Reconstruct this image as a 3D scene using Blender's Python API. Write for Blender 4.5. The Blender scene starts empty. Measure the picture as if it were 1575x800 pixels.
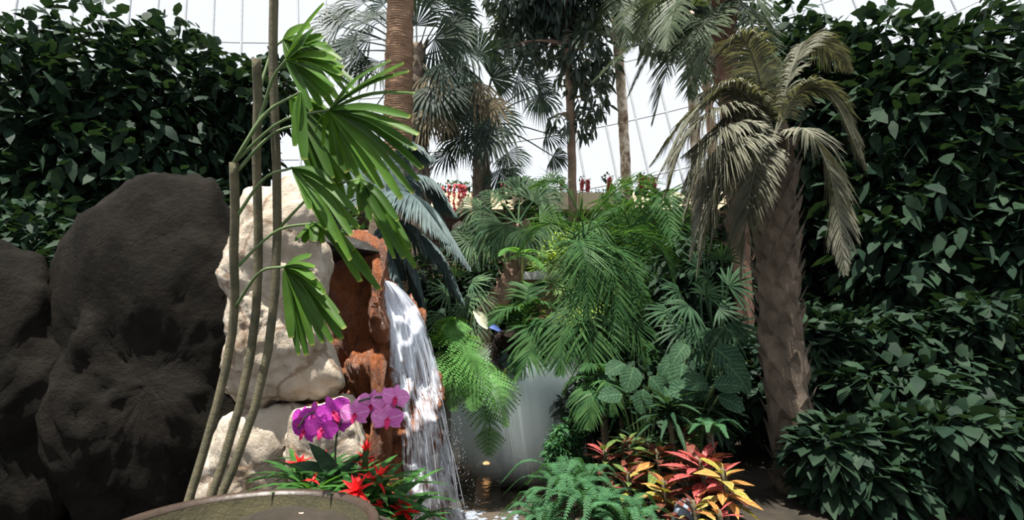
import bpy, bmesh, math, random
from mathutils import Vector, Matrix, noise
from mathutils.bvhtree import BVHTree

random.seed(11)
V = Vector
scene = bpy.context.scene
COL = scene.collection
R = math.radians

# ------------------------------------------------------------------ camera, sky, sun, exposure
FPX = 785.0
EYE = V((0, 0, 1.6))
PITCH = R(9)
cam_data = bpy.data.cameras.new('camera')
cam_data.sensor_width = 36
cam_data.lens = 36 * FPX / 1575
cam_data.clip_start = 0.05
cam = bpy.data.objects.new('camera', cam_data)
cam.location = EYE
cam.rotation_euler = (R(90) + PITCH, 0, 0)
COL.objects.link(cam)
scene.camera = cam

world = bpy.data.worlds.new('sky')
scene.world = world
world.use_nodes = True
bg = world.node_tree.nodes['Background']
bg.inputs[0].default_value = (0.90, 0.94, 1.0, 1)
bg.inputs[1].default_value = 0.90

sun_data = bpy.data.lights.new('sun', 'SUN')
sun_data.energy = 12
sun_data.angle = R(0.6)
sun_data.color = (1, 0.95, 0.86)
sun = bpy.data.objects.new('sun', sun_data)
COL.objects.link(sun)
SUN_TO = V((-0.14, -0.30, 0.94))            # direction from the scene towards the sun
sun.rotation_euler = SUN_TO.to_track_quat('Z', 'Y').to_euler()
sun.location = (0, 0, 20)

scene.view_settings.view_transform = 'Standard'
scene.view_settings.look = 'None'
scene.view_settings.gamma = 1
scene.view_settings.exposure = 0.32
scene.view_settings.use_curve_mapping = False

FWD = V((0, math.cos(PITCH), math.sin(PITCH)))
UPV = V((0, -math.sin(PITCH), math.cos(PITCH)))
def at(px, py, D):
    return EYE + D * (FWD + V((1, 0, 0)) * ((px - 787.5) / FPX) + UPV * ((400 - py) / FPX))

# ------------------------------------------------------------------ materials
def new_mat(name):
    m = bpy.data.materials.new(name)
    m.use_nodes = True
    nt = m.node_tree
    for n in list(nt.nodes): nt.nodes.remove(n)
    out = nt.nodes.new('ShaderNodeOutputMaterial')
    return m, nt, out
def N(nt, t, **kw):
    n = nt.nodes.new(t)
    for k, v in kw.items():
        if k.startswith('i_'): n.inputs[int(k[2:])].default_value = v
        else: setattr(n, k, v)
    return n
def c4(c): return (c[0], c[1], c[2], 1)
def mixc(nt, fac, a, b):
    n = nt.nodes.new('ShaderNodeMix'); n.data_type = 'RGBA'
    for s, v in ((0, fac), (6, a), (7, b)):
        if hasattr(v, 'is_output'): nt.links.new(v, n.inputs[s])
        else: n.inputs[s].default_value = v if s == 0 else c4(v)
    return n.outputs[2]
def ramp(nt, src, stops):
    n = nt.nodes.new('ShaderNodeValToRGB')
    e = n.color_ramp.elements
    e[0].position, e[0].color = stops[0][0], c4(stops[0][1])
    e[1].position, e[1].color = stops[-1][0], c4(stops[-1][1])
    for p, c in stops[1:-1]:
        x = e.new(p); x.color = c4(c)
    nt.links.new(src, n.inputs[0])
    return n.outputs[0]
def g(v): return (v, v, v)

def leaf_mat(name, a, b, rough=0.5, transl=0.28, spec=0.10, tip=None, veins=None, tcol=None, k=.66):
    """green leaf: every leaflet has its own tone between a and b"""
    a = tuple(q * k for q in a); b = tuple(q * k for q in b)
    m, nt, out = new_mat(name)
    geo = N(nt, 'ShaderNodeNewGeometry')
    oi = N(nt, 'ShaderNodeObjectInfo')
    add = N(nt, 'ShaderNodeMath', operation='ADD'); nt.links.new(geo.outputs['Random Per Island'], add.inputs[0]); nt.links.new(oi.outputs['Random'], add.inputs[1])
    fr = N(nt, 'ShaderNodeMath', operation='FRACT'); nt.links.new(add.outputs[0], fr.inputs[0])
    colr = mixc(nt, fr.outputs[0], a, b)
    tc = N(nt, 'ShaderNodeTexCoord')
    uv = N(nt, 'ShaderNodeSeparateXYZ'); nt.links.new(tc.outputs['UV'], uv.inputs[0])
    if veins:
        vc, scale, strength = veins
        ax = N(nt, 'ShaderNodeMath', operation='SUBTRACT'); nt.links.new(uv.outputs[0], ax.inputs[0]); ax.inputs[1].default_value = 0.5
        ab = N(nt, 'ShaderNodeMath', operation='ABSOLUTE'); nt.links.new(ax.outputs[0], ab.inputs[0])
        mid = N(nt, 'ShaderNodeMath', operation='LESS_THAN'); nt.links.new(ab.outputs[0], mid.inputs[0]); mid.inputs[1].default_value = 0.05
        sl = N(nt, 'ShaderNodeMath', operation='MULTIPLY_ADD'); nt.links.new(ab.outputs[0], sl.inputs[0]); sl.inputs[1].default_value = -0.55; nt.links.new(uv.outputs[1], sl.inputs[2])
        ms = N(nt, 'ShaderNodeMath', operation='MULTIPLY'); nt.links.new(sl.outputs[0], ms.inputs[0]); ms.inputs[1].default_value = scale
        fr2 = N(nt, 'ShaderNodeMath', operation='FRACT'); nt.links.new(ms.outputs[0], fr2.inputs[0])
        lt = N(nt, 'ShaderNodeMath', operation='LESS_THAN'); nt.links.new(fr2.outputs[0], lt.inputs[0]); lt.inputs[1].default_value = 0.22
        mx = N(nt, 'ShaderNodeMath', operation='MAXIMUM'); nt.links.new(mid.outputs[0], mx.inputs[0]); nt.links.new(lt.outputs[0], mx.inputs[1])
        mu = N(nt, 'ShaderNodeMath', operation='MULTIPLY'); nt.links.new(mx.outputs[0], mu.inputs[0]); mu.inputs[1].default_value = strength
        colr = mixc(nt, mu.outputs[0], colr, vc)
    if tip:
        tcr, start = tip
        f = N(nt, 'ShaderNodeMapRange'); nt.links.new(uv.outputs[1], f.inputs[0]); f.inputs[1].default_value = start; f.inputs[2].default_value = 1.0
        colr = mixc(nt, f.outputs[0], colr, tcr)
    nz = N(nt, 'ShaderNodeTexNoise'); nz.inputs['Scale'].default_value = 9
    nt.links.new(tc.outputs['Object'], nz.inputs['Vector'])
    hsv = N(nt, 'ShaderNodeHueSaturation')
    mr = N(nt, 'ShaderNodeMapRange'); nt.links.new(nz.outputs[0], mr.inputs[0]); mr.inputs[1].default_value = .3; mr.inputs[2].default_value = .7; mr.inputs[3].default_value = 0.72; mr.inputs[4].default_value = 1.28
    nt.links.new(mr.outputs[0], hsv.inputs['Value']); nt.links.new(colr, hsv.inputs['Color'])
    p = N(nt, 'ShaderNodeBsdfPrincipled'); nt.links.new(hsv.outputs[0], p.inputs['Base Color'])
    p.inputs['Roughness'].default_value = rough
    p.inputs['Specular IOR Level'].default_value = spec
    t = N(nt, 'ShaderNodeBsdfTranslucent')
    tm = N(nt, 'ShaderNodeMix', data_type='RGBA', blend_type='MULTIPLY'); tm.inputs[0].default_value = 1
    nt.links.new(hsv.outputs[0], tm.inputs[6]); tm.inputs[7].default_value = c4(tcol or (1.7, 1.7, 0.7))
    nt.links.new(tm.outputs[2], t.inputs[0])
    ms = N(nt, 'ShaderNodeMixShader'); ms.inputs[0].default_value = transl
    nt.links.new(p.outputs[0], ms.inputs[1]); nt.links.new(t.outputs[0], ms.inputs[2])
    nt.links.new(ms.outputs[0], out.inputs[0])
    return m

def noise_mat(name, stops, scale=4, detail=8, rough=0.8, spec=0.3, bump=0.4, bscale=None, stretch=(1, 1, 1), rough2=None, dist=0.0, bdist=.02, cracks=None):
    m, nt, out = new_mat(name)
    tc = N(nt, 'ShaderNodeTexCoord'); mp = N(nt, 'ShaderNodeMapping'); mp.inputs['Scale'].default_value = stretch
    nt.links.new(tc.outputs['Object'], mp.inputs[0])
    nz = N(nt, 'ShaderNodeTexNoise'); nz.inputs['Scale'].default_value = scale; nz.inputs['Detail'].default_value = detail; nz.inputs['Roughness'].default_value = .65; nz.inputs['Distortion'].default_value = dist
    nt.links.new(mp.outputs[0], nz.inputs['Vector'])
    colr = ramp(nt, nz.outputs[0], stops)
    if cracks:
        nd = N(nt, 'ShaderNodeTexNoise'); nd.inputs['Scale'].default_value = 3.5; nd.inputs['Detail'].default_value = 5; nt.links.new(tc.outputs['Object'], nd.inputs['Vector'])
        av = N(nt, 'ShaderNodeVectorMath', operation='MULTIPLY_ADD'); nt.links.new(nd.outputs[1], av.inputs[0]); av.inputs[1].default_value = (.35, .35, .35); nt.links.new(tc.outputs['Object'], av.inputs[2])
        vo = N(nt, 'ShaderNodeTexVoronoi', feature='DISTANCE_TO_EDGE'); vo.inputs['Scale'].default_value = cracks[1]; nt.links.new(av.outputs[0], vo.inputs['Vector'])
        cm = N(nt, 'ShaderNodeMapRange'); nt.links.new(vo.outputs['Distance'], cm.inputs[0]); cm.inputs[1].default_value = .008; cm.inputs[2].default_value = .035; cm.inputs[3].default_value = .75; cm.inputs[4].default_value = 0
        colr = mixc(nt, cm.outputs[0], colr, cracks[0])
    p = N(nt, 'ShaderNodeBsdfPrincipled'); nt.links.new(colr, p.inputs['Base Color'])
    p.inputs['Roughness'].default_value = rough; p.inputs['Specular IOR Level'].default_value = spec
    n2 = N(nt, 'ShaderNodeTexNoise'); n2.inputs['Scale'].default_value = bscale or scale * 5; n2.inputs['Detail'].default_value = 8; n2.inputs['Roughness'].default_value = .7
    nt.links.new(mp.outputs[0], n2.inputs['Vector'])
    if rough2 is not None:
        mr = N(nt, 'ShaderNodeMapRange'); nt.links.new(n2.outputs[0], mr.inputs[0]); mr.inputs[1].default_value = .35; mr.inputs[2].default_value = .65; mr.inputs[3].default_value = rough; mr.inputs[4].default_value = rough2
        nt.links.new(mr.outputs[0], p.inputs['Roughness'])
    b = N(nt, 'ShaderNodeBump'); b.inputs['Strength'].default_value = bump; b.inputs['Distance'].default_value = bdist
    nt.links.new(n2.outputs[0], b.inputs['Height']); nt.links.new(b.outputs[0], p.inputs['Normal'])
    nt.links.new(p.outputs[0], out.inputs[0])
    return m

def plain_mat(name, col, rough=0.6, spec=0.4, metal=0.0):
    return noise_mat(name, [(0.3, tuple(c * .85 for c in col)), (0.7, tuple(min(1, c * 1.12) for c in col))], scale=12, rough=rough, spec=spec, bump=.08)

M = {}
M['lady'] = leaf_mat('lady_palm_leaf', (.045, .112, .018), (.090, .190, .026), rough=.45, transl=.36, spec=.12, tip=((.16, .19, .04), .97), k=.72)
M['fan_dark'] = leaf_mat('fan_palm_leaf', (.030, .055, .045), (.065, .095, .068), transl=.2, spec=.12, k=.55)
M['fan_dead'] = leaf_mat('dry_fan_leaf', (.16, .13, .08), (.26, .22, .15), rough=.7, transl=.2)
M['fan_mid'] = leaf_mat('green_fan_leaf', (.05, .12, .06), (.13, .22, .10), transl=.22, spec=.12, k=.55)
M['glossy'] = leaf_mat('glossy_tree_leaf', (.045, .072, .062), (.11, .145, .12), rough=.4, transl=.2, spec=.3)
M['blue'] = leaf_mat('blue_grey_leaf', (.085, .135, .14), (.15, .21, .21), rough=.55, transl=.12, spec=.08, k=.5)
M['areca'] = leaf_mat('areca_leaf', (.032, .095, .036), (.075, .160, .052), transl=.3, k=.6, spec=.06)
M['areca_sunpaint'] = leaf_mat('sun_painted_areca_leaf', (.10, .20, .07), (.20, .30, .10), transl=.35)  # lighter copy of the areca leaf, sunlight put into its colour
M['date'] = leaf_mat('date_palm_leaf', (.055, .080, .050), (.11, .14, .085), transl=.2, spec=.12)
M['cycad'] = leaf_mat('olive_frond_leaf', (.13, .135, .10), (.24, .235, .18), rough=.5, transl=.15)
M['treefern'] = leaf_mat('tree_fern_leaf', (.10, .26, .07), (.16, .34, .10), rough=.65, transl=.35, spec=.04, k=.62)
M['fern'] = leaf_mat('fern_leaf', (.035, .110, .050), (.075, .180, .080), rough=.6, transl=.35, k=.72, spec=.1)
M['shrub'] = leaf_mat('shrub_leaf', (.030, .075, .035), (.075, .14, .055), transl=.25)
M['shrub_sunpaint'] = leaf_mat('sun_painted_shrub_leaf', (.13, .20, .06), (.26, .34, .11), transl=.4, k=1.1)  # yellow-green leaf, albedo raised so sunlight is painted into the colour
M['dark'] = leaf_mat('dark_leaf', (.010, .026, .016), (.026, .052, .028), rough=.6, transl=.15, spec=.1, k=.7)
M['broad'] = leaf_mat('broad_leaf', (.055, .13, .075), (.085, .18, .095), rough=.6, transl=.18, spec=.04, veins=((.08, .16, .08), 7, .35), k=.28)
M['strap'] = leaf_mat('strap_leaf', (.030, .080, .042), (.070, .140, .070), rough=.5, transl=.2, spec=.06, k=.45)
M['brom'] = leaf_mat('bromeliad_leaf', (.030, .105, .028), (.070, .190, .045), rough=.32, transl=.3)
M['bract'] = leaf_mat('red_bract', (.55, .010, .018), (.80, .035, .030), rough=.35, transl=.3, tcol=(1.3, .8, .8), k=0.95)
M['cr_red'] = leaf_mat('red_croton_leaf', (.34, .028, .035), (.52, .07, .065), spec=.15, rough=.4, transl=.2, veins=((.75, .28, .26), 8, .6), tcol=(1.3, 1, .8), k=0.48)
M['cr_orange'] = leaf_mat('orange_croton_leaf', (.42, .12, .03), (.62, .28, .07), rough=.33, transl=.2, veins=((.72, .45, .18), 8, .5), tcol=(1.3, 1, .8), k=0.48)
M['cr_yellow'] = leaf_mat('yellow_croton_leaf', (.42, .36, .07), (.62, .48, .16), rough=.33, transl=.2, veins=((.16, .24, .05), 8, .5), k=0.48)
M['cr_green'] = leaf_mat('green_croton_leaf', (.035, .10, .035), (.08, .16, .05), rough=.3, transl=.18, veins=((.45, .40, .10), 8, .35))
M['cr_dark'] = leaf_mat('maroon_croton_leaf', (.06, .022, .020), (.16, .05, .035), rough=.33, transl=.15, veins=((.35, .12, .08), 8, .4))
M['pink'] = leaf_mat('orchid_petal', (.52, .10, .42), (.68, .22, .55), rough=.5, transl=.35, spec=.2, veins=((.82, .50, .75), 11, .45), tcol=(1.2, .9, 1.1), k=0.95)
M['purple'] = leaf_mat('purple_petal', (.34, .020, .32), (.50, .05, .42), rough=.5, transl=.35, spec=.2, veins=((.62, .15, .55), 11, .35), tcol=(1.2, .9, 1.1), k=0.95)
M['lip'] = leaf_mat('orchid_lip', (.45, .01, .10), (.65, .04, .16), rough=.5, transl=.25, tcol=(1.2, .9, 1.1), k=0.95)
M['redflower'] = leaf_mat('trailing_flower', (.55, .09, .12), (.78, .30, .32), rough=.7, transl=.3, tcol=(1.2, .9, .9), k=0.95)
M['white_bract'] = leaf_mat('pale_bract', (.70, .70, .52), (.85, .84, .66), transl=.3, tcol=(1.1, 1.1, .9), k=0.95)
M['blue_petal'] = leaf_mat('blue_petal', (.06, .10, .30), (.10, .16, .42), transl=.2, tcol=(1, 1, 1.2), k=0.95)
M['yellow_leaf'] = leaf_mat('yellow_leaf', (.55, .50, .08), (.70, .62, .12), transl=.3, k=0.95)
M['stem'] = plain_mat('green_stem', (.09, .14, .05), .5)
M['pale_stem'] = plain_mat('pale_stem', (.33, .33, .12), .5)
M['dstem'] = plain_mat('dark_stem', (.04, .05, .03), .6)
M['cane'] = noise_mat('cane', [(.3, (.05, .05, .03)), (.7, (.14, .12, .07))], scale=14, bump=.5)
M['bark_ring'] = noise_mat('ringed_bark', [(.25, (.12, .070, .042)), (.55, (.26, .16, .10)), (.8, (.38, .26, .17))], scale=5, stretch=(1, 1, 7), rough=.9, bump=.9, bscale=14)
M['bark_dark'] = noise_mat('fibrous_bark', [(.25, (.05, .038, .028)), (.6, (.15, .115, .085)), (.85, (.30, .24, .18))], scale=9, stretch=(1, 1, .5), rough=.9, bump=1, bscale=30)
M['stump'] = noise_mat('dark_root_fibre', [(.3, (.012, .009, .008)), (.6, (.035, .027, .022)), (.85, (.08, .062, .05))], scale=14, rough=.95, spec=.1, bump=1, bdist=.04)
M['bark_smooth'] = noise_mat('brown_bark', [(.25, (.13, .085, .06)), (.6, (.28, .19, .135)), (.85, (.38, .29, .22))], scale=7, rough=.8, bump=.6)
M['bark_pale'] = noise_mat('pale_flaky_bark', [(.38, (.16, .10, .07)), (.48, (.46, .33, .23)), (.58, (.82, .72, .58))], scale=9, stretch=(1, 1, .7), rough=.85, bump=.7)
M['bark_red'] = noise_mat('red_fibre_bark', [(.25, (.09, .05, .035)), (.6, (.22, .13, .09)), (.85, (.42, .30, .22))], scale=8, stretch=(1, 1, .4), rough=.9, bump=1)
M['beige'] = noise_mat('pale_granite', [(.25, (.14, .10, .07)), (.40, (.30, .245, .185)), (.52, (.37, .32, .26)), (.75, (.44, .39, .33))], scale=2.6, rough=.85, bump=.8, bscale=14, dist=.6, bdist=.03, cracks=((.16, .10, .06), 2.4))
M['redrock'] = noise_mat('wet_red_rock', [(.20, (.025, .014, .009)), (.36, (.11, .036, .014)), (.48, (.24, .072, .020)), (.62, (.30, .095, .028)), (.80, (.20, .11, .065))], scale=7, stretch=(1.6, 1, .6), rough=.12, rough2=.55, spec=.6, bump=1.0, bscale=30, dist=.8, bdist=.05)
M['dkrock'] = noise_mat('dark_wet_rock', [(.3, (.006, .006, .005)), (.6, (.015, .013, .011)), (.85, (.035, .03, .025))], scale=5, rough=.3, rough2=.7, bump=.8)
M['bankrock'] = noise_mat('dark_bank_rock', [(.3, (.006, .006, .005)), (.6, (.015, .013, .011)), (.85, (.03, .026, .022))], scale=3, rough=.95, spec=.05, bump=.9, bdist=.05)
M['greyrock'] = noise_mat('blue_grey_stone', [(.3, (.10, .13, .17)), (.7, (.24, .29, .35))], scale=9, rough=.5, bump=.5)
M['soil'] = noise_mat('soil', [(.3, (.012, .010, .007)), (.7, (.040, .032, .022))], scale=7, rough=.95, bump=.8)
M['bronze'] = noise_mat('bronze', [(.3, (.022, .014, .010)), (.7, (.05, .034, .024))], scale=9, rough=.3, rough2=.5, spec=.4, bump=.15)
M['moss'] = noise_mat('mossy_bowl_inside', [(.3, (.024, .023, .011)), (.7, (.060, .052, .025))], scale=12, rough=.8, bump=.6)
M['cream'] = noise_mat('cream_render', [(.3, (.72, .60, .40)), (.7, (.85, .75, .55))], scale=3, rough=.9, bump=.2)
M['siding'] = noise_mat('dark_siding', [(.3, (.055, .035, .026)), (.7, (.13, .085, .06))], scale=4, stretch=(1, 1, 6), rough=.8)
M['terracotta'] = noise_mat('terracotta', [(.3, (.42, .17, .12)), (.7, (.62, .36, .28))], scale=4, rough=.8)
M['steel'] = plain_mat('painted_steel', (.36, .38, .40), .5)
M['kerb'] = noise_mat('brown_pool_stone', [(.3, (.10, .055, .035)), (.7, (.24, .15, .10))], scale=5, rough=.4, rough2=.7)
M['step'] = noise_mat('pale_step_stone', [(.3, (.36, .37, .38)), (.7, (.56, .57, .58))], scale=5, rough=.8)
M['pebble'] = plain_mat('pink_pebble', (.62, .36, .28), .5)

def glass_mat():
    m, nt, out = new_mat('glazing')
    t = N(nt, 'ShaderNodeBsdfTransparent'); t.inputs[0].default_value = (.97, .98, 1, 1)
    gl = N(nt, 'ShaderNodeBsdfGlossy'); gl.inputs['Roughness'].default_value = .02
    ly = N(nt, 'ShaderNodeLayerWeight'); ly.inputs[0].default_value = .12
    ms = N(nt, 'ShaderNodeMixShader')
    nt.links.new(ly.outputs['Fresnel'], ms.inputs[0]); nt.links.new(t.outputs[0], ms.inputs[1]); nt.links.new(gl.outputs[0], ms.inputs[2])
    nt.links.new(ms.outputs[0], out.inputs[0])
    return m
M['glass'] = glass_mat()

def water_mat(name, lo, hi, sx, sy, top=0.0):
    """falling aerated water: white streaks along the flow with clear gaps (UV: x across, y along)"""
    m, nt, out = new_mat(name)
    tc = N(nt, 'ShaderNodeTexCoord'); mp = N(nt, 'ShaderNodeMapping'); mp.inputs['Scale'].default_value = (sx, sy, 1)
    nt.links.new(tc.outputs['UV'], mp.inputs[0])
    nz = N(nt, 'ShaderNodeTexNoise'); nz.inputs['Scale'].default_value = 1; nz.inputs['Detail'].default_value = 6; nz.inputs['Roughness'].default_value = .72; nz.inputs['Distortion'].default_value = .9
    nt.links.new(mp.outputs[0], nz.inputs['Vector'])
    sep = N(nt, 'ShaderNodeSeparateXYZ'); nt.links.new(tc.outputs['UV'], sep.inputs[0])
    mr0 = N(nt, 'ShaderNodeMapRange'); nt.links.new(sep.outputs[1], mr0.inputs[0]); mr0.inputs[1].default_value = 0; mr0.inputs[2].default_value = .45; mr0.inputs[3].default_value = top; mr0.inputs[4].default_value = 0
    ad = N(nt, 'ShaderNodeMath', operation='ADD'); nt.links.new(nz.outputs[0], ad.inputs[0]); nt.links.new(mr0.outputs[0], ad.inputs[1])
    # thin out towards both edges of the sheet
    ed = N(nt, 'ShaderNodeMath', operation='SUBTRACT'); nt.links.new(sep.outputs[0], ed.inputs[0]); ed.inputs[1].default_value = .5
    ea = N(nt, 'ShaderNodeMath', operation='ABSOLUTE'); nt.links.new(ed.outputs[0], ea.inputs[0])
    em = N(nt, 'ShaderNodeMapRange'); nt.links.new(ea.outputs[0], em.inputs[0]); em.inputs[1].default_value = .36; em.inputs[2].default_value = .5; em.inputs[3].default_value = 0; em.inputs[4].default_value = .16
    sb = N(nt, 'ShaderNodeMath', operation='SUBTRACT'); nt.links.new(ad.outputs[0], sb.inputs[0]); nt.links.new(em.outputs[0], sb.inputs[1])
    mr = N(nt, 'ShaderNodeMapRange'); nt.links.new(sb.outputs[0], mr.inputs[0]); mr.inputs[1].default_value = lo; mr.inputs[2].default_value = hi
    t = N(nt, 'ShaderNodeBsdfTransparent')
    d = N(nt, 'ShaderNodeBsdfPrincipled'); d.inputs['Base Color'].default_value = (.76, .82, .93, 1); d.inputs['Roughness'].default_value = .25
    tr = N(nt, 'ShaderNodeBsdfTranslucent'); tr.inputs[0].default_value = (.76, .82, .93, 1)
    m1 = N(nt, 'ShaderNodeMixShader'); m1.inputs[0].default_value = .35
    nt.links.new(d.outputs[0], m1.inputs[1]); nt.links.new(tr.outputs[0], m1.inputs[2])
    ms = N(nt, 'ShaderNodeMixShader')
    nt.links.new(mr.outputs[0], ms.inputs[0]); nt.links.new(t.outputs[0], ms.inputs[1]); nt.links.new(m1.outputs[0], ms.inputs[2])
    nt.links.new(ms.outputs[0], out.inputs[0])
    bp = N(nt, 'ShaderNodeBump'); bp.inputs['Strength'].default_value = .5; bp.inputs['Distance'].default_value = .02
    nt.links.new(nz.outputs[0], bp.inputs['Height']); nt.links.new(bp.outputs[0], d.inputs['Normal'])
    return m
M['fall'] = water_mat('falling_water', .40, .62, 7, 6.5, .34)
M['fall2'] = water_mat('thrown_water', .50, .70, 7, 8.0, .14)
M['strand'] = water_mat('water_strand', .30, .60, 2, 3)
def pool_mat():
    m, nt, out = new_mat('pool_water')
    p = N(nt, 'ShaderNodeBsdfPrincipled'); p.inputs['Base Color'].default_value = (.075, .062, .048, 1); p.inputs['Roughness'].default_value = .12
    tc = N(nt, 'ShaderNodeTexCoord')
    nz = N(nt, 'ShaderNodeTexNoise'); nz.inputs['Scale'].default_value = 9; nz.inputs['Detail'].default_value = 4
    nt.links.new(tc.outputs['Object'], nz.inputs['Vector'])
    b = N(nt, 'ShaderNodeBump'); b.inputs['Strength'].default_value = .35; b.inputs['Distance'].default_value = .03
    nt.links.new(nz.outputs[0], b.inputs['Height']); nt.links.new(b.outputs[0], p.inputs['Normal'])
    nt.links.new(p.outputs[0], out.inputs[0])
    return m
M['pool'] = pool_mat()
M['foam'] = noise_mat('foam', [(.3, (.16, .19, .24)), (.7, (.34, .38, .45))], scale=20, rough=.5, bump=.8)

# ------------------------------------------------------------------ mesh helpers
class MB:
    def __init__(self): self.v = []; self.f = []; self.uv = []
    def add(self, vs, fs, uvs=None):
        o = len(self.v)
        self.v.extend([tuple(p) for p in vs])
        self.uv.extend(uvs if uvs else [(.5, .5)] * len(vs))
        self.f.extend([tuple(i + o for i in q) for q in fs])
    def mesh(self, name, mat, smooth=True, base=V((0, 0, 0))):
        me = bpy.data.meshes.new(name)
        b = tuple(base)
        me.from_pydata([(p[0] - b[0], p[1] - b[1], p[2] - b[2]) for p in self.v], [], self.f)
        uvl = me.uv_layers.new(name='UVMap')
        li = [0] * len(me.loops); me.loops.foreach_get('vertex_index', li)
        flat = []
        for i in li: flat.extend(self.uv[i])
        uvl.data.foreach_set('uv', flat)
        if smooth: me.polygons.foreach_set('use_smooth', [True] * len(me.polygons))
        me.materials.append(M[mat] if isinstance(mat, str) else mat)
        me.update()
        return me
    def build(self, name, mat, parent=None, base=None, smooth=True):
        """base: world origin of the object; a child takes its parent's origin"""
        if parent is not None and base is None: base = wloc(parent)
        base = V(base) if base is not None else V((0, 0, 0))
        o = bpy.data.objects.new(name, self.mesh(name, mat, smooth, base))
        COL.objects.link(o)
        if parent is not None: o.parent = parent
        else: o.location = base
        return o
def wloc(o):
    p = V((0, 0, 0))
    while o is not None:
        p = p + o.location; o = o.parent
    return p
def tag(o, label=None, cat=None, group=None, kind=None):
    if label: o['label'] = label
    if cat: o['category'] = cat
    if group: o['group'] = group
    if kind: o['kind'] = kind
    return o
def thing(name, loc, label, cat, group=None):
    o = bpy.data.objects.new(name, None); COL.objects.link(o)
    o.empty_display_size = .1; o.location = loc
    return tag(o, label, cat, group)
def inst(name, me, parent, p, d, n, s=1.0, sx=None):
    """an object sharing mesh me (leaf along +Y, face +Z) placed at world p, pointing along d"""
    o = bpy.data.objects.new(name, me); COL.objects.link(o)
    y = V(d).normalized(); x = y.cross(V(n))
    if x.length < 1e-4: x = y.cross(V((1, 0, .3)))
    x.normalize(); z = x.cross(y)
    o.parent = parent
    rot = Matrix((x, y, z)).transposed().to_4x4()
    o.matrix_local = Matrix.Translation(V(p) - wloc(parent)) @ rot @ Matrix.Diagonal((sx or s, s, s, 1))
    return o
def rnd(a, b): return random.uniform(a, b)
def rvec(s=1.0): return V((rnd(-s, s), rnd(-s, s), rnd(-s, s)))

def spline(pts, n):
    """Catmull-Rom through pts"""
    P = [V(p) for p in pts]
    P = [P[0] * 2 - P[1]] + P + [P[-1] * 2 - P[-2]]
    m = len(P) - 3; out = []
    for k in range(n):
        t = k / (n - 1) * m; i = min(int(t), m - 1); u = t - i
        a, b, c, d = P[i:i + 4]
        out.append(.5 * ((2 * b) + (c - a) * u + (2 * a - 5 * b + 4 * c - d) * u * u + (3 * b - a - 3 * c + d) * u ** 3))
    return out
def tube(mb, pts, rad, sides=8, cap=True):
    n = len(pts); vs = []; fs = []; uvs = []
    ref = V((0.31, 0.9, 0.2))
    for i, p in enumerate(pts):
        t = (pts[min(i + 1, n - 1)] - pts[max(i - 1, 0)]).normalized()
        x = t.cross(ref)
        if x.length < .05: x = t.cross(V((1, 0, 0)))
        x.normalize(); y = t.cross(x)
        r = rad[i] if hasattr(rad, '__len__') else rad
        for k in range(sides):
            a = k / sides * math.tau
            vs.append(p + (x * math.cos(a) + y * math.sin(a)) * r); uvs.append((k / sides, i / (n - 1)))
    for i in range(n - 1):
        for k in range(sides):
            k2 = (k + 1) % sides
            fs.append((i * sides + k, i * sides + k2, (i + 1) * sides + k2, (i + 1) * sides + k))
    if cap:
        fs.append(tuple(range(sides))[::-1]); fs.append(tuple((n - 1) * sides + k for k in range(sides)))
    mb.add(vs, fs, uvs)
def ribbon(mb, pts, w, n0, fold=0.0):
    """leaf blade along pts with half widths w, face turned to n0"""
    n = len(pts); vs = []; fs = []; uvs = []
    k = 3 if fold else 2
    for i, p in enumerate(pts):
        t = (pts[min(i + 1, n - 1)] - pts[max(i - 1, 0)])
        s = t.cross(n0)
        if s.length < 1e-6: s = t.cross(V((.3, .5, .8)))
        s.normalize(); nn = s.cross(t).normalized()
        u = i / (n - 1)
        if k == 3:
            vs += [p - s * w[i] + nn * (w[i] * fold), p, p + s * w[i] + nn * (w[i] * fold)]; uvs += [(0, u), (.5, u), (1, u)]
        else:
            vs += [p - s * w[i], p + s * w[i]]; uvs += [(0, u), (1, u)]
    for i in range(n - 1):
        for j in range(k - 1):
            a = i * k + j
            fs.append((a, a + 1, a + k + 1, a + k))
    mb.add(vs, fs, uvs)
def blade(mb, p, d, n0, L, W, droop=0.2, prof=(.35, .9, 1, .7, .05), fold=0.0):
    m = len(prof)
    pts = [p + d * (L * i / (m - 1)) + V((0, 0, -droop * L * (i / (m - 1)) ** 2)) for i in range(m)]
    ribbon(mb, pts, [W * q for q in prof], n0, fold)

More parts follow.
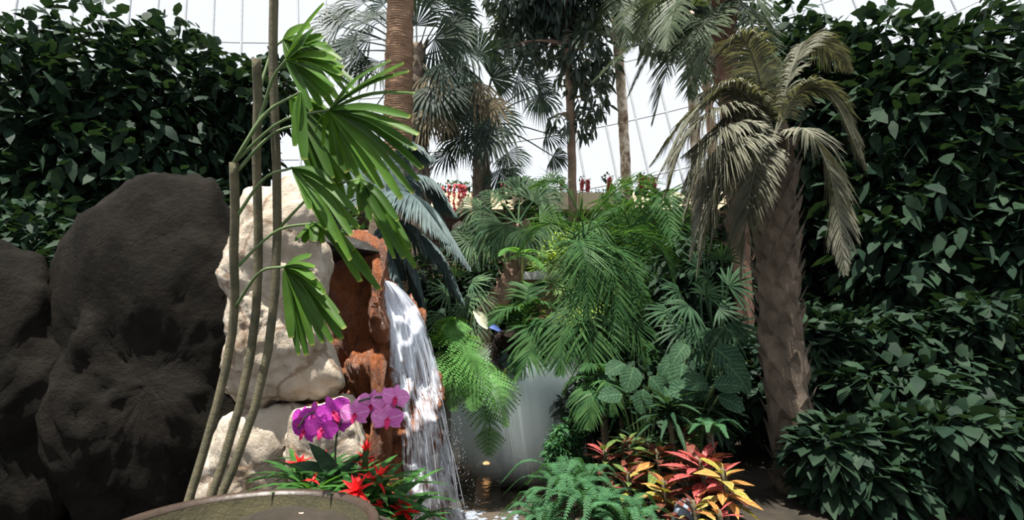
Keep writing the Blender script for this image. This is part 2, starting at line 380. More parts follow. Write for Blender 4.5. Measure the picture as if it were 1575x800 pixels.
def frond(mb, pts, n=40, ll=.3, w=.012, ang=(70, 35), droop=.35, lift=.15, t0=.12, rr=.010, up=V((0, 0, 1)), jit=.12, prof=None, seg=(.5, 1, .75, .04), shape=None, nn=None):
    """feather frond: rachis through pts, leaflets in pairs"""
    C = spline(pts, 40)
    tube(mb, C[::3] + [C[-1]], [rr * (1 - .85 * i / 14) for i in range(len(C[::3]) + 1)], 4, False)
    shape = shape or (lambda t: (math.sin(math.pi * min(1, max(0, .12 + .86 * t))) ** .7) * (1 if t < .75 else 1 - (t - .75) * 1.6))
    for k in range(n):
        t = t0 + (1 - t0) * (k + .5) / n
        x = t * 39; i = min(int(x), 38); u = x - i
        p = C[i].lerp(C[i + 1], u); T = (C[i + 1] - C[i]).normalized()
        S = T.cross(up)
        if S.length < .05: S = V((1, 0, 0))
        S.normalize(); Nn = S.cross(T).normalized()
        a = R(ang[0] + (ang[1] - ang[0]) * t)
        for sg in (-1, 1):
            aa = a + rnd(-jit, jit)
            d = (T * math.cos(aa) + S * (sg * math.sin(aa)) + Nn * (lift + rnd(-jit, jit))).normalized()
            L = ll * shape(t) * rnd(.88, 1.1)
            m = len(seg)
            q = [p + d * (L * j / (m - 1)) + V((0, 0, -droop * L * (j / (m - 1)) ** 2 * rnd(.8, 1.2))) for j in range(m)]
            ribbon(mb, q, [w * s for s in seg], nn or (Nn + S * (.4 * -sg)))
def fan(mb, hub, axis, nrm, Rr, n=26, spread=115, droop=.3, fuse=.5, stalk=None, jit=.05):
    axis = V(axis).normalized(); S = axis.cross(V(nrm)).normalized(); Nn = S.cross(axis).normalized()
    da = 2 * R(spread) / n
    for k in range(n):
        a = -R(spread) + da * (k + .5) + rnd(-jit, jit) * .3
        d = axis * math.cos(a) + S * math.sin(a)
        d = (d + Nn * (.12 * math.cos(a * 1.3) + (.05 if k % 2 else -.05))).normalized()
        L = Rr * (1 - .22 * (abs(a) / R(120)) ** 2) * rnd(.9, 1.06)
        w = L * fuse * math.tan(da / 2) * 1.05
        us = (.02, fuse, .78, 1.0); ws = (w * .05, w, w * .6, w * .06)
        dr = droop * rnd(.6, 1.3)
        pts = [hub + d * (L * u * (1 - .25 * dr * max(0, u - fuse))) + V((0, 0, -dr * L * max(0, u - fuse * .7) ** 1.6)) for u in us]
        ribbon(mb, pts, ws, Nn, .18)
    if stalk is not None:
        C = spline([stalk, (V(stalk) + hub) / 2 + V((0, 0, .06 * (V(stalk) - hub).length)), hub], 8)
        tube(mb, C, [.016 * (1 - .45 * i / 7) for i in range(8)], 4, False)
def cloud(mb, blobs, n, L, W, prof=(.2, .9, .8, .05), droop=.3, down=.2, shell=.55):
    """n loose leaves spread through ellipsoids (centre, rx, ry, rz)"""
    vol = [b[1] * b[2] * b[3] for b in blobs]; tot = sum(vol)
    for b, vv in zip(blobs, vol):
        c = V(b[0])
        for _ in range(max(6, int(n * vv / tot))):
            while True:
                q = rvec()
                if q.length < 1 and q.length > shell * random.random(): break
            p = c + V((q.x * b[1], q.y * b[2], q.z * b[3]))
            d = (q.normalized() * .7 + rvec(.9) + V((0, 0, -down))).normalized()
            nn = (V((0, 0, 1)) + rvec(.6)).normalized()
            s = rnd(.7, 1.25)
            blade(mb, p, d, nn, L * s, W * s, droop, prof)

def smooth01(x): x = max(0, min(1, x)); return x * x * (3 - 2 * x)
POOL_C = (-0.25, 4.55); POOL_R = (1.15, 1.25)
WATER_Z = .26
def gz(x, y):
    r = math.hypot((x - POOL_C[0]) / POOL_R[0], (y - POOL_C[1]) / POOL_R[1])
    bank = .40 + .30 * smooth01((x - .25) / .8) + .1 * smooth01((y - 5) / 4)
    near = smooth01((2.3 - y) / 1.2)
    bank = bank * (1 - near) + .05 * near
    return bank * smooth01((r - .95) / .35) + .02 * noise.noise(V((x * 2, y * 2, 0)))
def ground(px, D, py=600):
    p = at(px, py, D); return V((p.x, p.y, gz(p.x, p.y)))

# ------------------------------------------------------------------ setting: ground, pool, terrace, glazing
mb = MB()
nx, ny = 90, 90
xs = [-14 + 28 * i / nx for i in range(nx + 1)]; ys = [-2 + 24 * (j / ny) ** 1.3 for j in range(ny + 1)]
mb.add([V((x, y, gz(x, y))) for y in ys for x in xs], [(j * (nx + 1) + i, j * (nx + 1) + i + 1, (j + 1) * (nx + 1) + i + 1, (j + 1) * (nx + 1) + i) for j in range(ny) for i in range(nx)])
floor = mb.build('floor', 'soil'); tag(floor, 'dark soil of the planting beds under all the plants', kind='structure')

mb = MB(); ring = []
nr, na = 14, 48
for i in range(nr + 1):
    for k in range(na):
        a = k / na * math.tau; r = i / nr * 1.12
        ring.append(V((POOL_C[0] + math.cos(a) * POOL_R[0] * r, POOL_C[1] + math.sin(a) * POOL_R[1] * r, WATER_Z + .006 * noise.noise(V((math.cos(a) * r * 6, math.sin(a) * r * 6, 3))))))
mb.add(ring, [(i * na + k, i * na + (k + 1) % na, (i + 1) * na + (k + 1) % na, (i + 1) * na + k) for i in range(nr) for k in range(na)])
tag(mb.build('pool_water', 'pool', base=(POOL_C[0], POOL_C[1], WATER_Z)), 'murky brown pool water at the foot of the waterfall', 'water', kind='stuff')

def boxes(mb, lo, hi):
    x0, y0, z0 = lo; x1, y1, z1 = hi
    mb.add([(x0, y0, z0), (x1, y0, z0), (x1, y1, z0), (x0, y1, z0), (x0, y0, z1), (x1, y0, z1), (x1, y1, z1), (x0, y1, z1)],
           [(3, 2, 1, 0), (4, 5, 6, 7), (0, 1, 5, 4), (1, 2, 6, 5), (2, 3, 7, 6), (3, 0, 4, 7)])

# terrace at the back: dark boarded wall below, cream parapet trough above
TY = 9.6
zt = at(700, 288, TY).z; zb = at(700, 316, TY).z
mb = MB(); boxes(mb, (-13, TY + .35, 0), (13, TY + .55, zb)); wall = mb.build('wall_back', 'siding', base=(0, TY, 0), smooth=False); tag(wall, 'dark brown boarded wall below the cream terrace edge', kind='structure')
nb = 16
for k in range(nb):
    mb = MB(); z0 = .02 + (zb - .06) * k / nb; boxes(mb, (-13, TY + .31, z0), (13, TY + .35, z0 + (zb - .06) / nb - .035))
    mb.build('board', 'siding', wall, smooth=False)
mb = MB(); boxes(mb, (-13, TY, zb), (13, TY + .8, zb + .07)); boxes(mb, (-13, TY + .02, zb + .07), (13, TY + .12, zt)); boxes(mb, (-13, TY + .7, zb + .07), (13, TY + .8, zt))
tag(mb.build('trim_1', 'cream', base=(0, TY, zb), smooth=False), 'cream rendered trough along the terrace edge', kind='structure')

# glass wall: ribs converge to a far apex, rings square to them; every pane its own piece
GY = 18.0
def gpt(px, py):
    d = at(px, py, 1) - EYE
    return EYE + d * (GY / d.y)
AP = (418.0, -2300.0)
def polar(th, r): return gpt(AP[0] + r * math.sin(th), AP[1] + r * math.cos(th))
ths = [.036 + .0186 * k for k in range(-11, 27)]
rs = [2096, 2186, 2276, 2366, 2456, 2546, 2636, 2726]
mbw = MB()
gl = thing('window_1', gpt(787, 330), 'tall glass wall with a thin steel grid behind the palms', None); gl['kind'] = 'structure'
for th in ths:
    m2 = MB(); tube(m2, [polar(th, r) for r in rs], .045, 6); m2.build('mullion', 'steel', gl)
for r in rs:
    m2 = MB(); tube(m2, [polar(th, r) for th in ths], .032, 6); m2.build('transom', 'steel', gl)
for i in range(len(ths) - 1):
    for j in range(len(rs) - 1):
        m2 = MB()
        q = [polar(ths[i], rs[j]), polar(ths[i + 1], rs[j]), polar(ths[i + 1], rs[j + 1]), polar(ths[i], rs[j + 1])]
        m2.add(q, [(0, 1, 2, 3)]); m2.build('pane', 'glass', gl, smooth=False)
m2 = MB(); boxes(m2, (-13, GY - .2, 0), (13, GY + .2, polar(.1, 2726).z + .1))
tag(m2.build('wall_far', 'cream', base=(0, GY, 0), smooth=False), 'low cream wall carrying the glass', kind='structure')

# ------------------------------------------------------------------ rocks
def inflate(outline, D, front, back, amp=.05, freq=3.0, rings=12, n=110, seed=0.0, skew=0.0, power=2.2):
    """a closed boulder whose outline (picture points) lies at depth D, bulging front and back"""
    P = [V((x, y, 0)) for x, y in outline]
    P = P + [P[0]]
    acc = [0]
    for a, b in zip(P, P[1:]): acc.append(acc[-1] + (b - a).length)
    def pt(s):
        s = (s % 1) * acc[-1]
        for i in range(len(P) - 1):
            if s <= acc[i + 1]: return P[i].lerp(P[i + 1], (s - acc[i]) / max(1e-6, acc[i + 1] - acc[i]))
        return P[-1]
    O = [pt(k / n) for k in range(n)]
    O = [(O[k - 1] + O[k] * 2 + O[(k + 1) % n]) / 4 for k in range(n)]
    c = sum(O, V((0, 0, 0))) / n
    vs = []; fs = []
    def push(k, f, side):
        q = c.lerp(O[k], f) if f < 1 else O[k]
        h = (1 - f ** power) ** (1 / power)
        d = D + (-front if side < 0 else back) * h + skew * (q.y - c.y) / 100
        w = at(q.x, q.y, d)
        nz = noise.fractal(w * freq + V((seed, seed * 2, 0)), 1.0, 2.1, 5) * amp
        ridge = (abs(noise.noise(w * freq * .7 + V((seed + 5, 0, 0)))) - .25) * amp * 1.2
        fine = noise.fractal(w * freq * 5 + V((0, seed, 3)), .9, 2.1, 4) * amp * .24
        out_dir = (w - at(c.x, c.y, D + (back - front) / 2)).normalized()
        vs.append(w + out_dir * (nz + ridge + fine))
    fl = [math.sin(i / rings * math.pi / 2) for i in range(rings + 1)]
    for i in range(1, rings + 1):
        for k in range(n): push(k, fl[i], -1)
    for i in range(rings - 1, 0, -1):
        for k in range(n): push(k, fl[i], 1)
    L = 2 * rings - 1
    for i in range(L - 1):
        for k in range(n):
            k2 = (k + 1) % n
            fs.append((i * n + k, (i + 1) * n + k, (i + 1) * n + k2, i * n + k2))
    push(0, 0, -1); push(0, 0, 1)
    a, b = len(vs) - 2, len(vs) - 1
    for k in range(n):
        k2 = (k + 1) % n
        fs.append((a, k, k2)); fs.append((b, (L - 1) * n + k2, (L - 1) * n + k))
    m = MB(); m.add(vs, fs); return m
def rock(name, outline, D, front, back, mat, label, cat='rock', **kw):
    m = inflate(outline, D, front, back, **kw)
    zlow = min(v[2] for v in m.v); c = at(sum(x for x, y in outline) / len(outline), 600, D)
    return tag(m.build(name, mat, base=(c.x, c.y, zlow)), label, cat), m

red_rock, red_mb = rock('waterfall_rock', [(498, 392), (530, 378), (560, 372), (583, 380), (592, 402), (594, 440), (612, 462), (634, 500), (650, 545), (664, 600), (672, 660), (680, 730), (690, 860), (600, 905), (500, 905), (470, 800), (480, 600), (492, 480)], 3.75, .38, .5, 'redrock',
     'wet orange-brown rock face under the waterfall', amp=.20, freq=3.0, rings=60, n=200, seed=2.0)
rock('ledge_rock', [(572, 398), (584, 396), (590, 408), (593, 445), (590, 470), (598, 490), (600, 515), (592, 528), (575, 525), (566, 500), (570, 455)], 3.36, .10, .2, 'redrock', 'orange rock knob jutting out left of the falling water', amp=.03, freq=6, seed=7.0, rings=16)
rock('ledge_rock', [(566, 545), (590, 538), (596, 560), (590, 590), (600, 620), (604, 660), (600, 720), (580, 735), (566, 700), (572, 620)], 3.33, .10, .2, 'redrock', 'lower orange rock rib left of the falling water', amp=.035, freq=6, seed=3.0, rings=16)
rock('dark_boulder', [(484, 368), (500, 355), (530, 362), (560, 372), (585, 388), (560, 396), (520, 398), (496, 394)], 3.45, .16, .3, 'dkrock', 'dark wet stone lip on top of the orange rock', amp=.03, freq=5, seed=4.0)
rock('granite_boulder', [(380, 300), (440, 280), (472, 300), (488, 345), (494, 380), (508, 408), (510, 470), (506, 500), (519, 540), (526, 575), (526, 592), (500, 612), (455, 622), (400, 640), (350, 600), (340, 420)], 2.75, .26, .4, 'beige', 'big pale granite boulder left of the orange rock', amp=.085, freq=2.6, seed=9.0, rings=40, n=160, power=4)
rock('granite_boulder', [(500, 622), (525, 606), (540, 612), (550, 645), (560, 690), (566, 730), (550, 800), (480, 830), (440, 790), (440, 680), (455, 640)], 2.6, .2, .35, 'beige', 'smaller pale granite boulder behind the orchid', amp=.06, freq=3, seed=12.0, rings=30, power=4)
rock('granite_boulder', [(440, 610), (470, 616), (505, 625), (470, 640), (455, 700), (452, 830), (340, 860), (300, 720), (340, 640)], 2.72, .2, .35, 'beige', 'shaded granite block below the big pale boulder', amp=.05, freq=2.6, seed=17.0, rings=18, power=3)
# the rock bank carries on to the left
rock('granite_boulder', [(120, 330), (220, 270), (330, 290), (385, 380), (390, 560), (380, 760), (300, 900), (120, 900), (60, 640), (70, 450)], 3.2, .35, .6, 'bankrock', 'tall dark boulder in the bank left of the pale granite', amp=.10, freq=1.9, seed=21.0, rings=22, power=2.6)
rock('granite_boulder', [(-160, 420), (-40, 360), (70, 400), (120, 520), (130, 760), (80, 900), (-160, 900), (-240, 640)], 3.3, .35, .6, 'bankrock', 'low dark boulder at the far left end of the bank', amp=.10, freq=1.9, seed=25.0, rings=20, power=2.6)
# ledge that carries the flower bed and the bowl
rock('bed_ledge', [(330, 800), (420, 772), (520, 778), (600, 802), (650, 830), (668, 900), (640, 1040), (330, 1080), (280, 930)], 1.75, .55, .5, 'soil', 'dark soil ledge under the red bromeliads', amp=.04, freq=3, seed=31.0, rings=14, cat='soil', power=3)
# stones by the pool
rock('grey_stone', [(1040, 776), (1058, 768), (1072, 780), (1076, 812), (1060, 830), (1036, 824), (1034, 795)], 2.55, .09, .12, 'greyrock', 'blue-grey stone among the yellow crotons', amp=.015, freq=9, seed=33.0, rings=8, n=48)
rock('white_boulder', [(694, 362), (697, 347), (707, 340), (717, 344), (721, 358), (718, 372), (698, 374)], 8.6, .2, .25, 'beige', 'small round pale boulder below the red hanging flowers', amp=.02, freq=4, seed=35.0, rings=8, n=48)
# pool kerb stones in the mist
kz = WATER_Z
x0k = at(700, 720, 5.3).x
for i in range(7):
    px = 690 + i * 26
    rock('kerb_stone', [(px, 716 + rnd(-2, 3)), (px + 24, 716 + rnd(-2, 3)), (px + 25, 742), (px - 1, 742)], 5.35 + rnd(-.04, .04), .12, .14, 'kerb',
         ['leftmost brown kerb stone just right of the waterfall', 'second brown kerb stone from the waterfall', 'brown kerb stone under the glowing pool lamp', 'brown kerb stone right of the glowing pool lamp', 'fifth brown kerb stone from the waterfall in the mist', 'sixth brown kerb stone from the waterfall', 'rightmost brown kerb stone beside the small shrub'][i], 'stone', amp=.012, freq=7, seed=40 + i, rings=6, n=28, power=4)

# ------------------------------------------------------------------ waterfall
bvh = BVHTree.FromPolygons([V(v) for v in red_mb.v], red_mb.f)
def rock_depth(px, py, default):
    d = (at(px, py, 1) - EYE); dn = d.normalized()
    h = bvh.ray_cast(EYE, dn)
    return h[3] / d.length if h[0] is not None else default
edges = [(432, 586, 600), (440, 588, 612), (452, 590, 626), (470, 593, 640), (500, 597, 655), (530, 600, 664), (560, 599, 672), (600, 602, 680), (640, 612, 688), (680, 618, 695), (720, 616, 702), (760, 612, 711), (800, 606, 724)]
def edge(y, i):
    for a, b in zip(edges, edges[1:]):
        if y <= b[0]: return a[i] + (b[i] - a[i]) * (y - a[0]) / (b[0] - a[0])
    return edges[-1][i]
fall = thing('waterfall', at(665, 790, 3.75), 'white cascade pouring over the orange rock into the pool', 'waterfall')
def sheet(off, y0, y1, xa, xb, nu=36, nv=70, seed=0, rough=.02):
    m = MB(); vs = []; uvs = []; fs = []
    prev = [None] * (nu + 1)
    for j in range(nv + 1):
        v = j / nv; y = y0 + (y1 - y0) * v
        for i in range(nu + 1):
            u = i / nu
            l, r = edge(y, 1), edge(y, 2)
            x = l + (r - l) * (xa + (xb - xa) * u)
            d = rock_depth(x, y, 3.72) - off
            d = min(d, 3.72 - off)
            if prev[i] is not None: d = min(prev[i] + .008, d)
            prev[i] = d
            w = at(x, y, d - rough * noise.noise(V((u * 9 + seed, v * 4, seed))))
            vs.append(w); uvs.append((u, v + seed * .37))
    for j in range(nv):
        for i in range(nu):
            a = j * (nu + 1) + i; fs.append((a, a + 1, a + nu + 2, a + nu + 1))
    m.add(vs, fs, uvs); return m
sheet(.03, 432, 800, 0, 1, seed=0).build('water_sheet', 'fall', fall)
sheet(.09, 440, 800, .12, 1.06, seed=1.3, rough=.05).build('water_sheet', 'fall2', fall)
# strands of thrown water
m = MB()
for k in range(60):
    u = random.betavariate(2.4, 1.1); y0 = rnd(440, 700); L = rnd(50, 190); y1 = min(800, y0 + L)
    l, r = edge(y0, 1), edge(y0, 2); l1, r1 = edge(y1, 1), edge(y1, 2)
    x0 = l + (r - l) * u; x1 = l1 + (r1 - l1) * min(1.03, u + rnd(-.02, .05))
    d0 = min(rock_depth(x0, y0, 3.66), 3.66) - rnd(.06, .14); d1 = d0 - rnd(0, .06)
    C = []
    for i in range(7):
        t = i / 6; C.append(at(x0 + (x1 - x0) * t ** .8, y0 + (y1 - y0) * t, d0 + (d1 - d0) * t))
    wd = rnd(.001, .0035)
    ribbon(m, C, [wd * s for s in (.2, .8, 1, 1, .9, .6, .1)], -FWD + rvec(.5))
o = m.build('water_strand', 'strand', fall); tag(o, kind='stuff')
# droplets and foam where it lands
m = MB()
for k in range(420):
    y = rnd(640, 795); u = rnd(.7, 1.25) if random.random() < .7 else rnd(0, 1)
    l, r = edge(y, 1), edge(y, 2); p = at(l + (r - l) * u, y, 3.6 + rnd(-.15, .2)); s = rnd(.0012, .0028)
    m.add([p + V((s, 0, 0)), p + V((-s, 0, 0)), p + V((0, s, 0)), p + V((0, -s, 0)), p + V((0, 0, s * 2.2)), p + V((0, 0, -s * 2.2))], [(0, 2, 4), (2, 1, 4), (1, 3, 4), (3, 0, 4), (2, 0, 5), (1, 2, 5), (3, 1, 5), (0, 3, 5)])
tag(m.build('droplet', 'foam', fall), kind='stuff')
m = MB()
for k in range(70):
    px = rnd(612, 800); D = rnd(3.75, 4.1) if px < 730 else rnd(3.85, 4.05)
    p = at(px, 795, D); p.z = WATER_Z; r = rnd(.02, .05) * (1 if px < 730 else .4)
    bm = bmesh.new(); bmesh.ops.create_icosphere(bm, subdivisions=2, radius=1)
    vs = [p + V((v.co.x * r * 1.6, v.co.y * r * 1.6, v.co.z * r * .18 + .15 * r * noise.noise(v.co * 2 + p * 9))) for v in bm.verts]
    m.add(vs, [tuple(v.index for v in f.verts) for f in bm.faces]); bm.free()
tag(m.build('foam_patch', 'foam', fall), kind='stuff')

# ------------------------------------------------------------------ submerged lamp on the kerb
lp = at(748, 716, 5.3)
lamp = thing('pool_lamp', lp, 'small glowing amber lamp on the pool kerb in the mist', 'lamp')
m = MB(); tube(m, [lp + V((0, 0, -.03)), lp + V((0, 0, 0)), lp + V((0, 0, .015))], [.05, .05, .042], 14); m.build('housing', 'bronze', lamp)
mm, nt, out = new_mat('lamp_glow'); e = N(nt, 'ShaderNodeEmission'); e.inputs[0].default_value = (1, .52, .22, 1); e.inputs[1].default_value = 6; nt.links.new(e.outputs[0], out.inputs[0]); M['glow'] = mm
m = MB(); tube(m, [lp + V((0, 0, .012)), lp + V((0, 0, .03)), lp + V((0, 0, .04))], [.036, .032, .012], 12); m.build('lens', 'glow', lamp)

# ------------------------------------------------------------------ tall palms and trees
def trunk(pts, r0, r1, n=60, rings=0, ringamp=0.0, sides=18, rough=.0, seed=0.0):
    C = spline(pts, n); m = MB(); rad = []
    for i in range(n):
        t = i / (n - 1); r = r0 + (r1 - r0) * t
        if rings: r *= 1 + ringamp * (((t * rings) % 1) - .5)
        rad.append(r)
    tube(m, C, rad, sides)
    if rough:
        for i, p in enumerate(m.v):
            q = V(p); c = C[min(i // sides, n - 1)]
            d = (q - c)
            m.v[i] = tuple(c + d * (1 + rough * noise.fractal(q * 9 + V((seed, 0, 0)), 1, 2, 3)))
    return m

def boots(par, pts, r, n, mat, L=.12):
    """old leaf bases up a palm trunk, a real tooth each"""
    C = spline(pts, n); m = MB()
    for k in range(n):
        a = k * 2.399; d = V((math.cos(a), math.sin(a), 0))
        blade(m, C[k] + d * r * .9, (d * .55 + V((0, 0, .85))).normalized(), d, L, L * .42, 0, (1, .8, .5, .15), .3)
    return m

# thick ringed trunk
b = ground(608, 6.0)
t1pts = [b, at(606, 420, 6.0), at(612, 210, 6.0), at(614, 80, 6.0), at(617, -60, 6.0), at(618, -160, 6.0)]
T1 = thing('date_palm', b, 'tall palm with a thick ringed tan trunk rising left of centre', 'palm tree')
trunk(t1pts, .165, .145, n=760, rings=190, ringamp=.085, sides=26, rough=.12).build('trunk', 'bark_ring', T1)
top = t1pts[-1]
for k in range(9):
    a = k / 9 * math.tau + .3; d = V((math.cos(a), math.sin(a), 0)); m = MB()
    frond(m, [top, top + d * .7 + V((0, 0, .75)), top + d * 1.5 + V((0, 0, .9)), top + d * 2.1 + V((0, 0, .35))], 36, .38, .012)
    m.build('frond', 'date', T1)

def fan_palm(base, pts, r0, r1, label, leaves, mat='fan_dark', Rr=.55, dead=(), bark='bark_dark', hubdrop=.2, crown=None, group=None):
    T = thing('fan_palm', base, label, 'palm tree', group)
    trunk(pts, r0, r1, n=80, rings=26, ringamp=.12, sides=16, rough=.12).build('trunk', bark, T)
    boots(T, pts[len(pts) // 2 - 1:], r1, 90, bark).build('leaf_base', bark, T)['kind'] = 'stuff'
    c = crown if crown is not None else pts[-1]
    for (px, py, D, ax, s) in leaves:
        h = at(px, py, D); m = MB()
        axis = V((ax[0], rnd(-.25, .25), ax[1]))
        nrm = V((rnd(-.35, .35) - ax[0] * .2, -1 if random.random() < .75 else .8, rnd(.1, .9)))
        fan(m, h, axis, nrm, Rr * s, 30, 92, rnd(.5, 1.1), .60, stalk=c)
        m.build('fan_leaf', mat, T)
    for (px, py, D, ax, s) in dead:
        h = at(px, py, D); m = MB()
        fan(m, h, V((ax[0], rnd(-.2, .2), ax[1])), V((rnd(-.5, .5), -1, .3)), Rr * s, 22, 70, .8, .45, stalk=c)
        m.build('dry_leaf', 'fan_dead', T)
    return T
D2 = 8.0
b = ground(650, D2)
fan_palm(b, [b, at(648, 400, D2), at(646, 280, D2), at(642, 180, D2), at(640, 70, D2)], .16, .15, 'shaggy fan palm directly behind the thick ringed trunk',
    [(575, 28, 8, (-.6, .2), 1.0), (548, 62, 7.8, (-.9, -.25), 1.0), (555, 78, 8.2, (-.7, -.6), 1.0), (520, 40, 8.2, (-1, .1), .9), (535, 25, 8.4, (-.9, .3), .9), (590, 8, 8.2, (-.3, .9), .9), (640, 0, 8.5, (.1, 1), 1), (690, 42, 8.0, (.9, -.3), 1.0), (668, 60, 7.8, (.7, -.5), 1.1),
     (680, 95, 7.8, (.7, -.7), 1.1), (665, 130, 7.7, (.4, -1), 1.1), (585, 95, 8.1, (-.5, -.8), 1.0), (650, 150, 7.8, (.1, -1), 1.1), (700, 20, 8.4, (.9, .3), .8), (712, 75, 8, (1, -.4), .9), (640, 40, 8.3, (0, .8), 1.1), (665, 15, 8.3, (.5, .7), 1.0), (570, 55, 8.3, (-.8, -.1), 1.0),
     (690, 10, 8.2, (.6, .5), .9), (560, 5, 8.4, (-.6, .6), .9), (605, 30, 8.5, (-.2, .3), 1.0), (690, 170, 8, (.6, -.9), .8), (560, 190, 8.3, (-.6, -.9), .8)],
    Rr=.62, crown=at(641, 90, D2), dead=[(660, 110, 7.8, (.3, -1), .9), (655, 165, 7.8, (.1, -1), 1), (675, 155, 8, (.4, -1), .9), (630, 150, 8, (-.2, -1), .9)])
D3 = 8.6
b = ground(742, D3)
fan_palm(b, [b, at(741, 420, D3), at(741, 330, D3), at(741, 240, D3), at(742, 165, D3)], .17, .14, 'fan palm with a shaggy dark trunk left of centre beside the hanging red flowers',
    [(715, 100, 8.5, (-.4, -.5), 1), (735, 85, 8.4, (.1, .3), 1), (765, 88, 8.6, (.5, .8), .8), (790, 100, 8.8, (.8, .6), .8), (795, 118, 8.6, (.7, -.2), .9), (830, 145, 8.6, (.4, -.7), .75), (825, 130, 8.6, (.9, .2), .6), (700, 125, 8.4, (-.8, -.5), 1.0), (690, 150, 8.3, (-.8, -.7), .9),
     (735, 140, 8.3, (-.1, -.6), 1.1), (760, 175, 8.3, (.5, -.6), 1), (725, 175, 8.3, (-.5, -.7), 1), (745, 200, 8.2, (.2, -.8), 1), (710, 210, 8.4, (-.8, -.6), .8), (690, 235, 8.5, (-.8, -.6), .7), (780, 235, 8.4, (.7, -.6), .8), (770, 260, 8.3, (.3, -1), .8), (840, 205, 8.8, (.9, -.3), .7), (850, 240, 8.8, (.9, -.5), .55),
     (700, 35, 8.6, (.3, .8), .6), (715, 45, 8.6, (-.6, -.2), .7), (755, 120, 8.5, (.4, .2), .9)],
    Rr=.62, crown=at(742, 190, D3), dead=[(715, 130, 8.3, (-.4, -1), 1), (735, 125, 8.3, (.1, -1), 1), (750, 150, 8.3, (.3, -1), .9), (700, 160, 8.3, (-.6, -1), .8)])

# slim tree with a glossy dark crown
D4 = 9.0
b = ground(884, D4)
T4 = thing('glossy_tree', b, 'slim brown-trunked tree with a dense dark glossy crown right of centre', 'tree')
t4 = [b, at(881, 400, D4), at(880, 265, D4), at(876, 140, D4), at(872, 40, D4), at(868, -40, D4)]
trunk(t4, .085, .06, n=50, rough=.12, sides=12).build('trunk', 'bark_smooth', T4)
m = MB(); blobs = []
for (px, py, r) in [(800, 25, 44), (775, 45, 24), (845, 20, 48), (890, 20, 45), (900, 75, 40), (905, 130, 34), (860, 182, 20), (900, 180, 28), (830, 85, 26), (850, 70, 30), (925, 105, 28), (800, 70, 30), (915, 165, 24), (860, 120, 14), (885, 110, 26), (865, -30, 80), (800, -30, 60), (770, 75, 16), (890, 205, 16), (845, 185, 12)]:
    s = r / FPX * D4; blobs.append((at(px, py, D4 + rnd(-.3, .4)), s, s * .9, s))
cloud(m, blobs, 4300, .21, .032, prof=(.3, 1, .8, .05), droop=.35, down=.7)
tag(m.build('foliage', 'glossy', T4), kind='stuff')
m = MB()
for (c, rx, ry, rz) in blobs:
    near = min(spline(t4, 20), key=lambda q: (q - c).length)
    C = spline([near, (near + c) / 2 + V((0, 0, .12)), c], 6); tube(m, C, [.03, .026, .022, .018, .014, .008], 6)
m.build('branch', 'bark_smooth', T4)
# single hanging leaf clusters of the same height: drooping fans are on the fan palm

# pale flaky trunk with feather fronds
def feather_palm(name, base, pts, r0, r1, label, fronds, mat, bark, ll, w=.014, nleaf=46, droop=.35, rough=.12, cat='palm tree', rings=0, boot=0):
    T = thing(name, base, label, cat)
    trunk(pts, r0, r1, n=70, rings=rings, ringamp=.12, sides=14, rough=rough).build('trunk', bark, T)
    if boot: tag(boots(T, pts[1:], r1, boot, bark).build('leaf_base', bark, T), kind='stuff')
    for f in fronds:
        m = MB(); frond(m, [at(*p) if not isinstance(p, Vector) else p for p in f], nleaf, ll, w, droop=droop)
        m.build('frond', mat, T)
    return T
D5 = 9.2
b = ground(966, D5)
c5 = at(947, 30, D5)
feather_palm('feather_palm', b, [b, at(966, 400, D5), at(963, 280, D5), at(957, 160, D5), at(950, 70, D5), c5], .10, .08, 'slender palm with a pale flaky sunlit trunk right of the glossy tree',
    [[c5, (975, 0, 9), (1000, 20, 8.8), (1012, 60, 8.8)], [c5, (930, -20, 9), (905, 5, 8.8), (893, 60, 8.8)], [c5, (960, -25, 9), (985, -20, 8.8), (1015, 5, 8.8)], [c5, (940, -30, 8.8), (920, -30, 8.4), (898, -15, 8.2)],
     [c5, (950, -10, 8.7), (960, 30, 8.3), (962, 80, 8.2)], [c5, (935, 0, 8.8), (925, 40, 8.6), (920, 90, 8.6)], [c5, (965, -5, 8.8), (990, 40, 8.6), (995, 85, 8.6)]], 'date', 'bark_pale', .42, .016)
D6 = 7.0
b = ground(1074, D6)
c6 = at(1060, 20, D6)
feather_palm('feather_palm', b, [b, at(1073, 400, D6), at(1070, 230, D6), at(1063, 100, D6), c6], .075, .065, 'palm with dark feathery fronds on a mottled trunk near the right edge',
    [[c6, (1030, 15, 6.8), (985, 55, 6.6), (908, 128, 6.4)], [c6, (1045, 50, 6.8), (1025, 110, 6.6), (1003, 192, 6.5)], [c6, (1030, 30, 6.8), (1000, 80, 6.7), (965, 150, 6.6)], [c6, (1040, -20, 6.8), (1000, -15, 6.6), (960, 20, 6.4)],
     [c6, (1080, -5, 6.8), (1105, 20, 6.6), (1125, 70, 6.5)], [c6, (1050, -20, 6.6), (1035, 20, 6.2), (1025, 75, 6)], [c6, (1075, 30, 6.6), (1095, 70, 6.3), (1110, 130, 6.2)], [c6, (1065, 50, 6.6), (1072, 100, 6.4), (1070, 150, 6.3)], [c6, (1030, -25, 7.2), (1000, 10, 7.4), (975, 70, 7.5)]], 'date', 'bark_pale', .42, .015)
D7 = 4.6
b = ground(1150, D7)
c7 = at(1122, -10, D7)
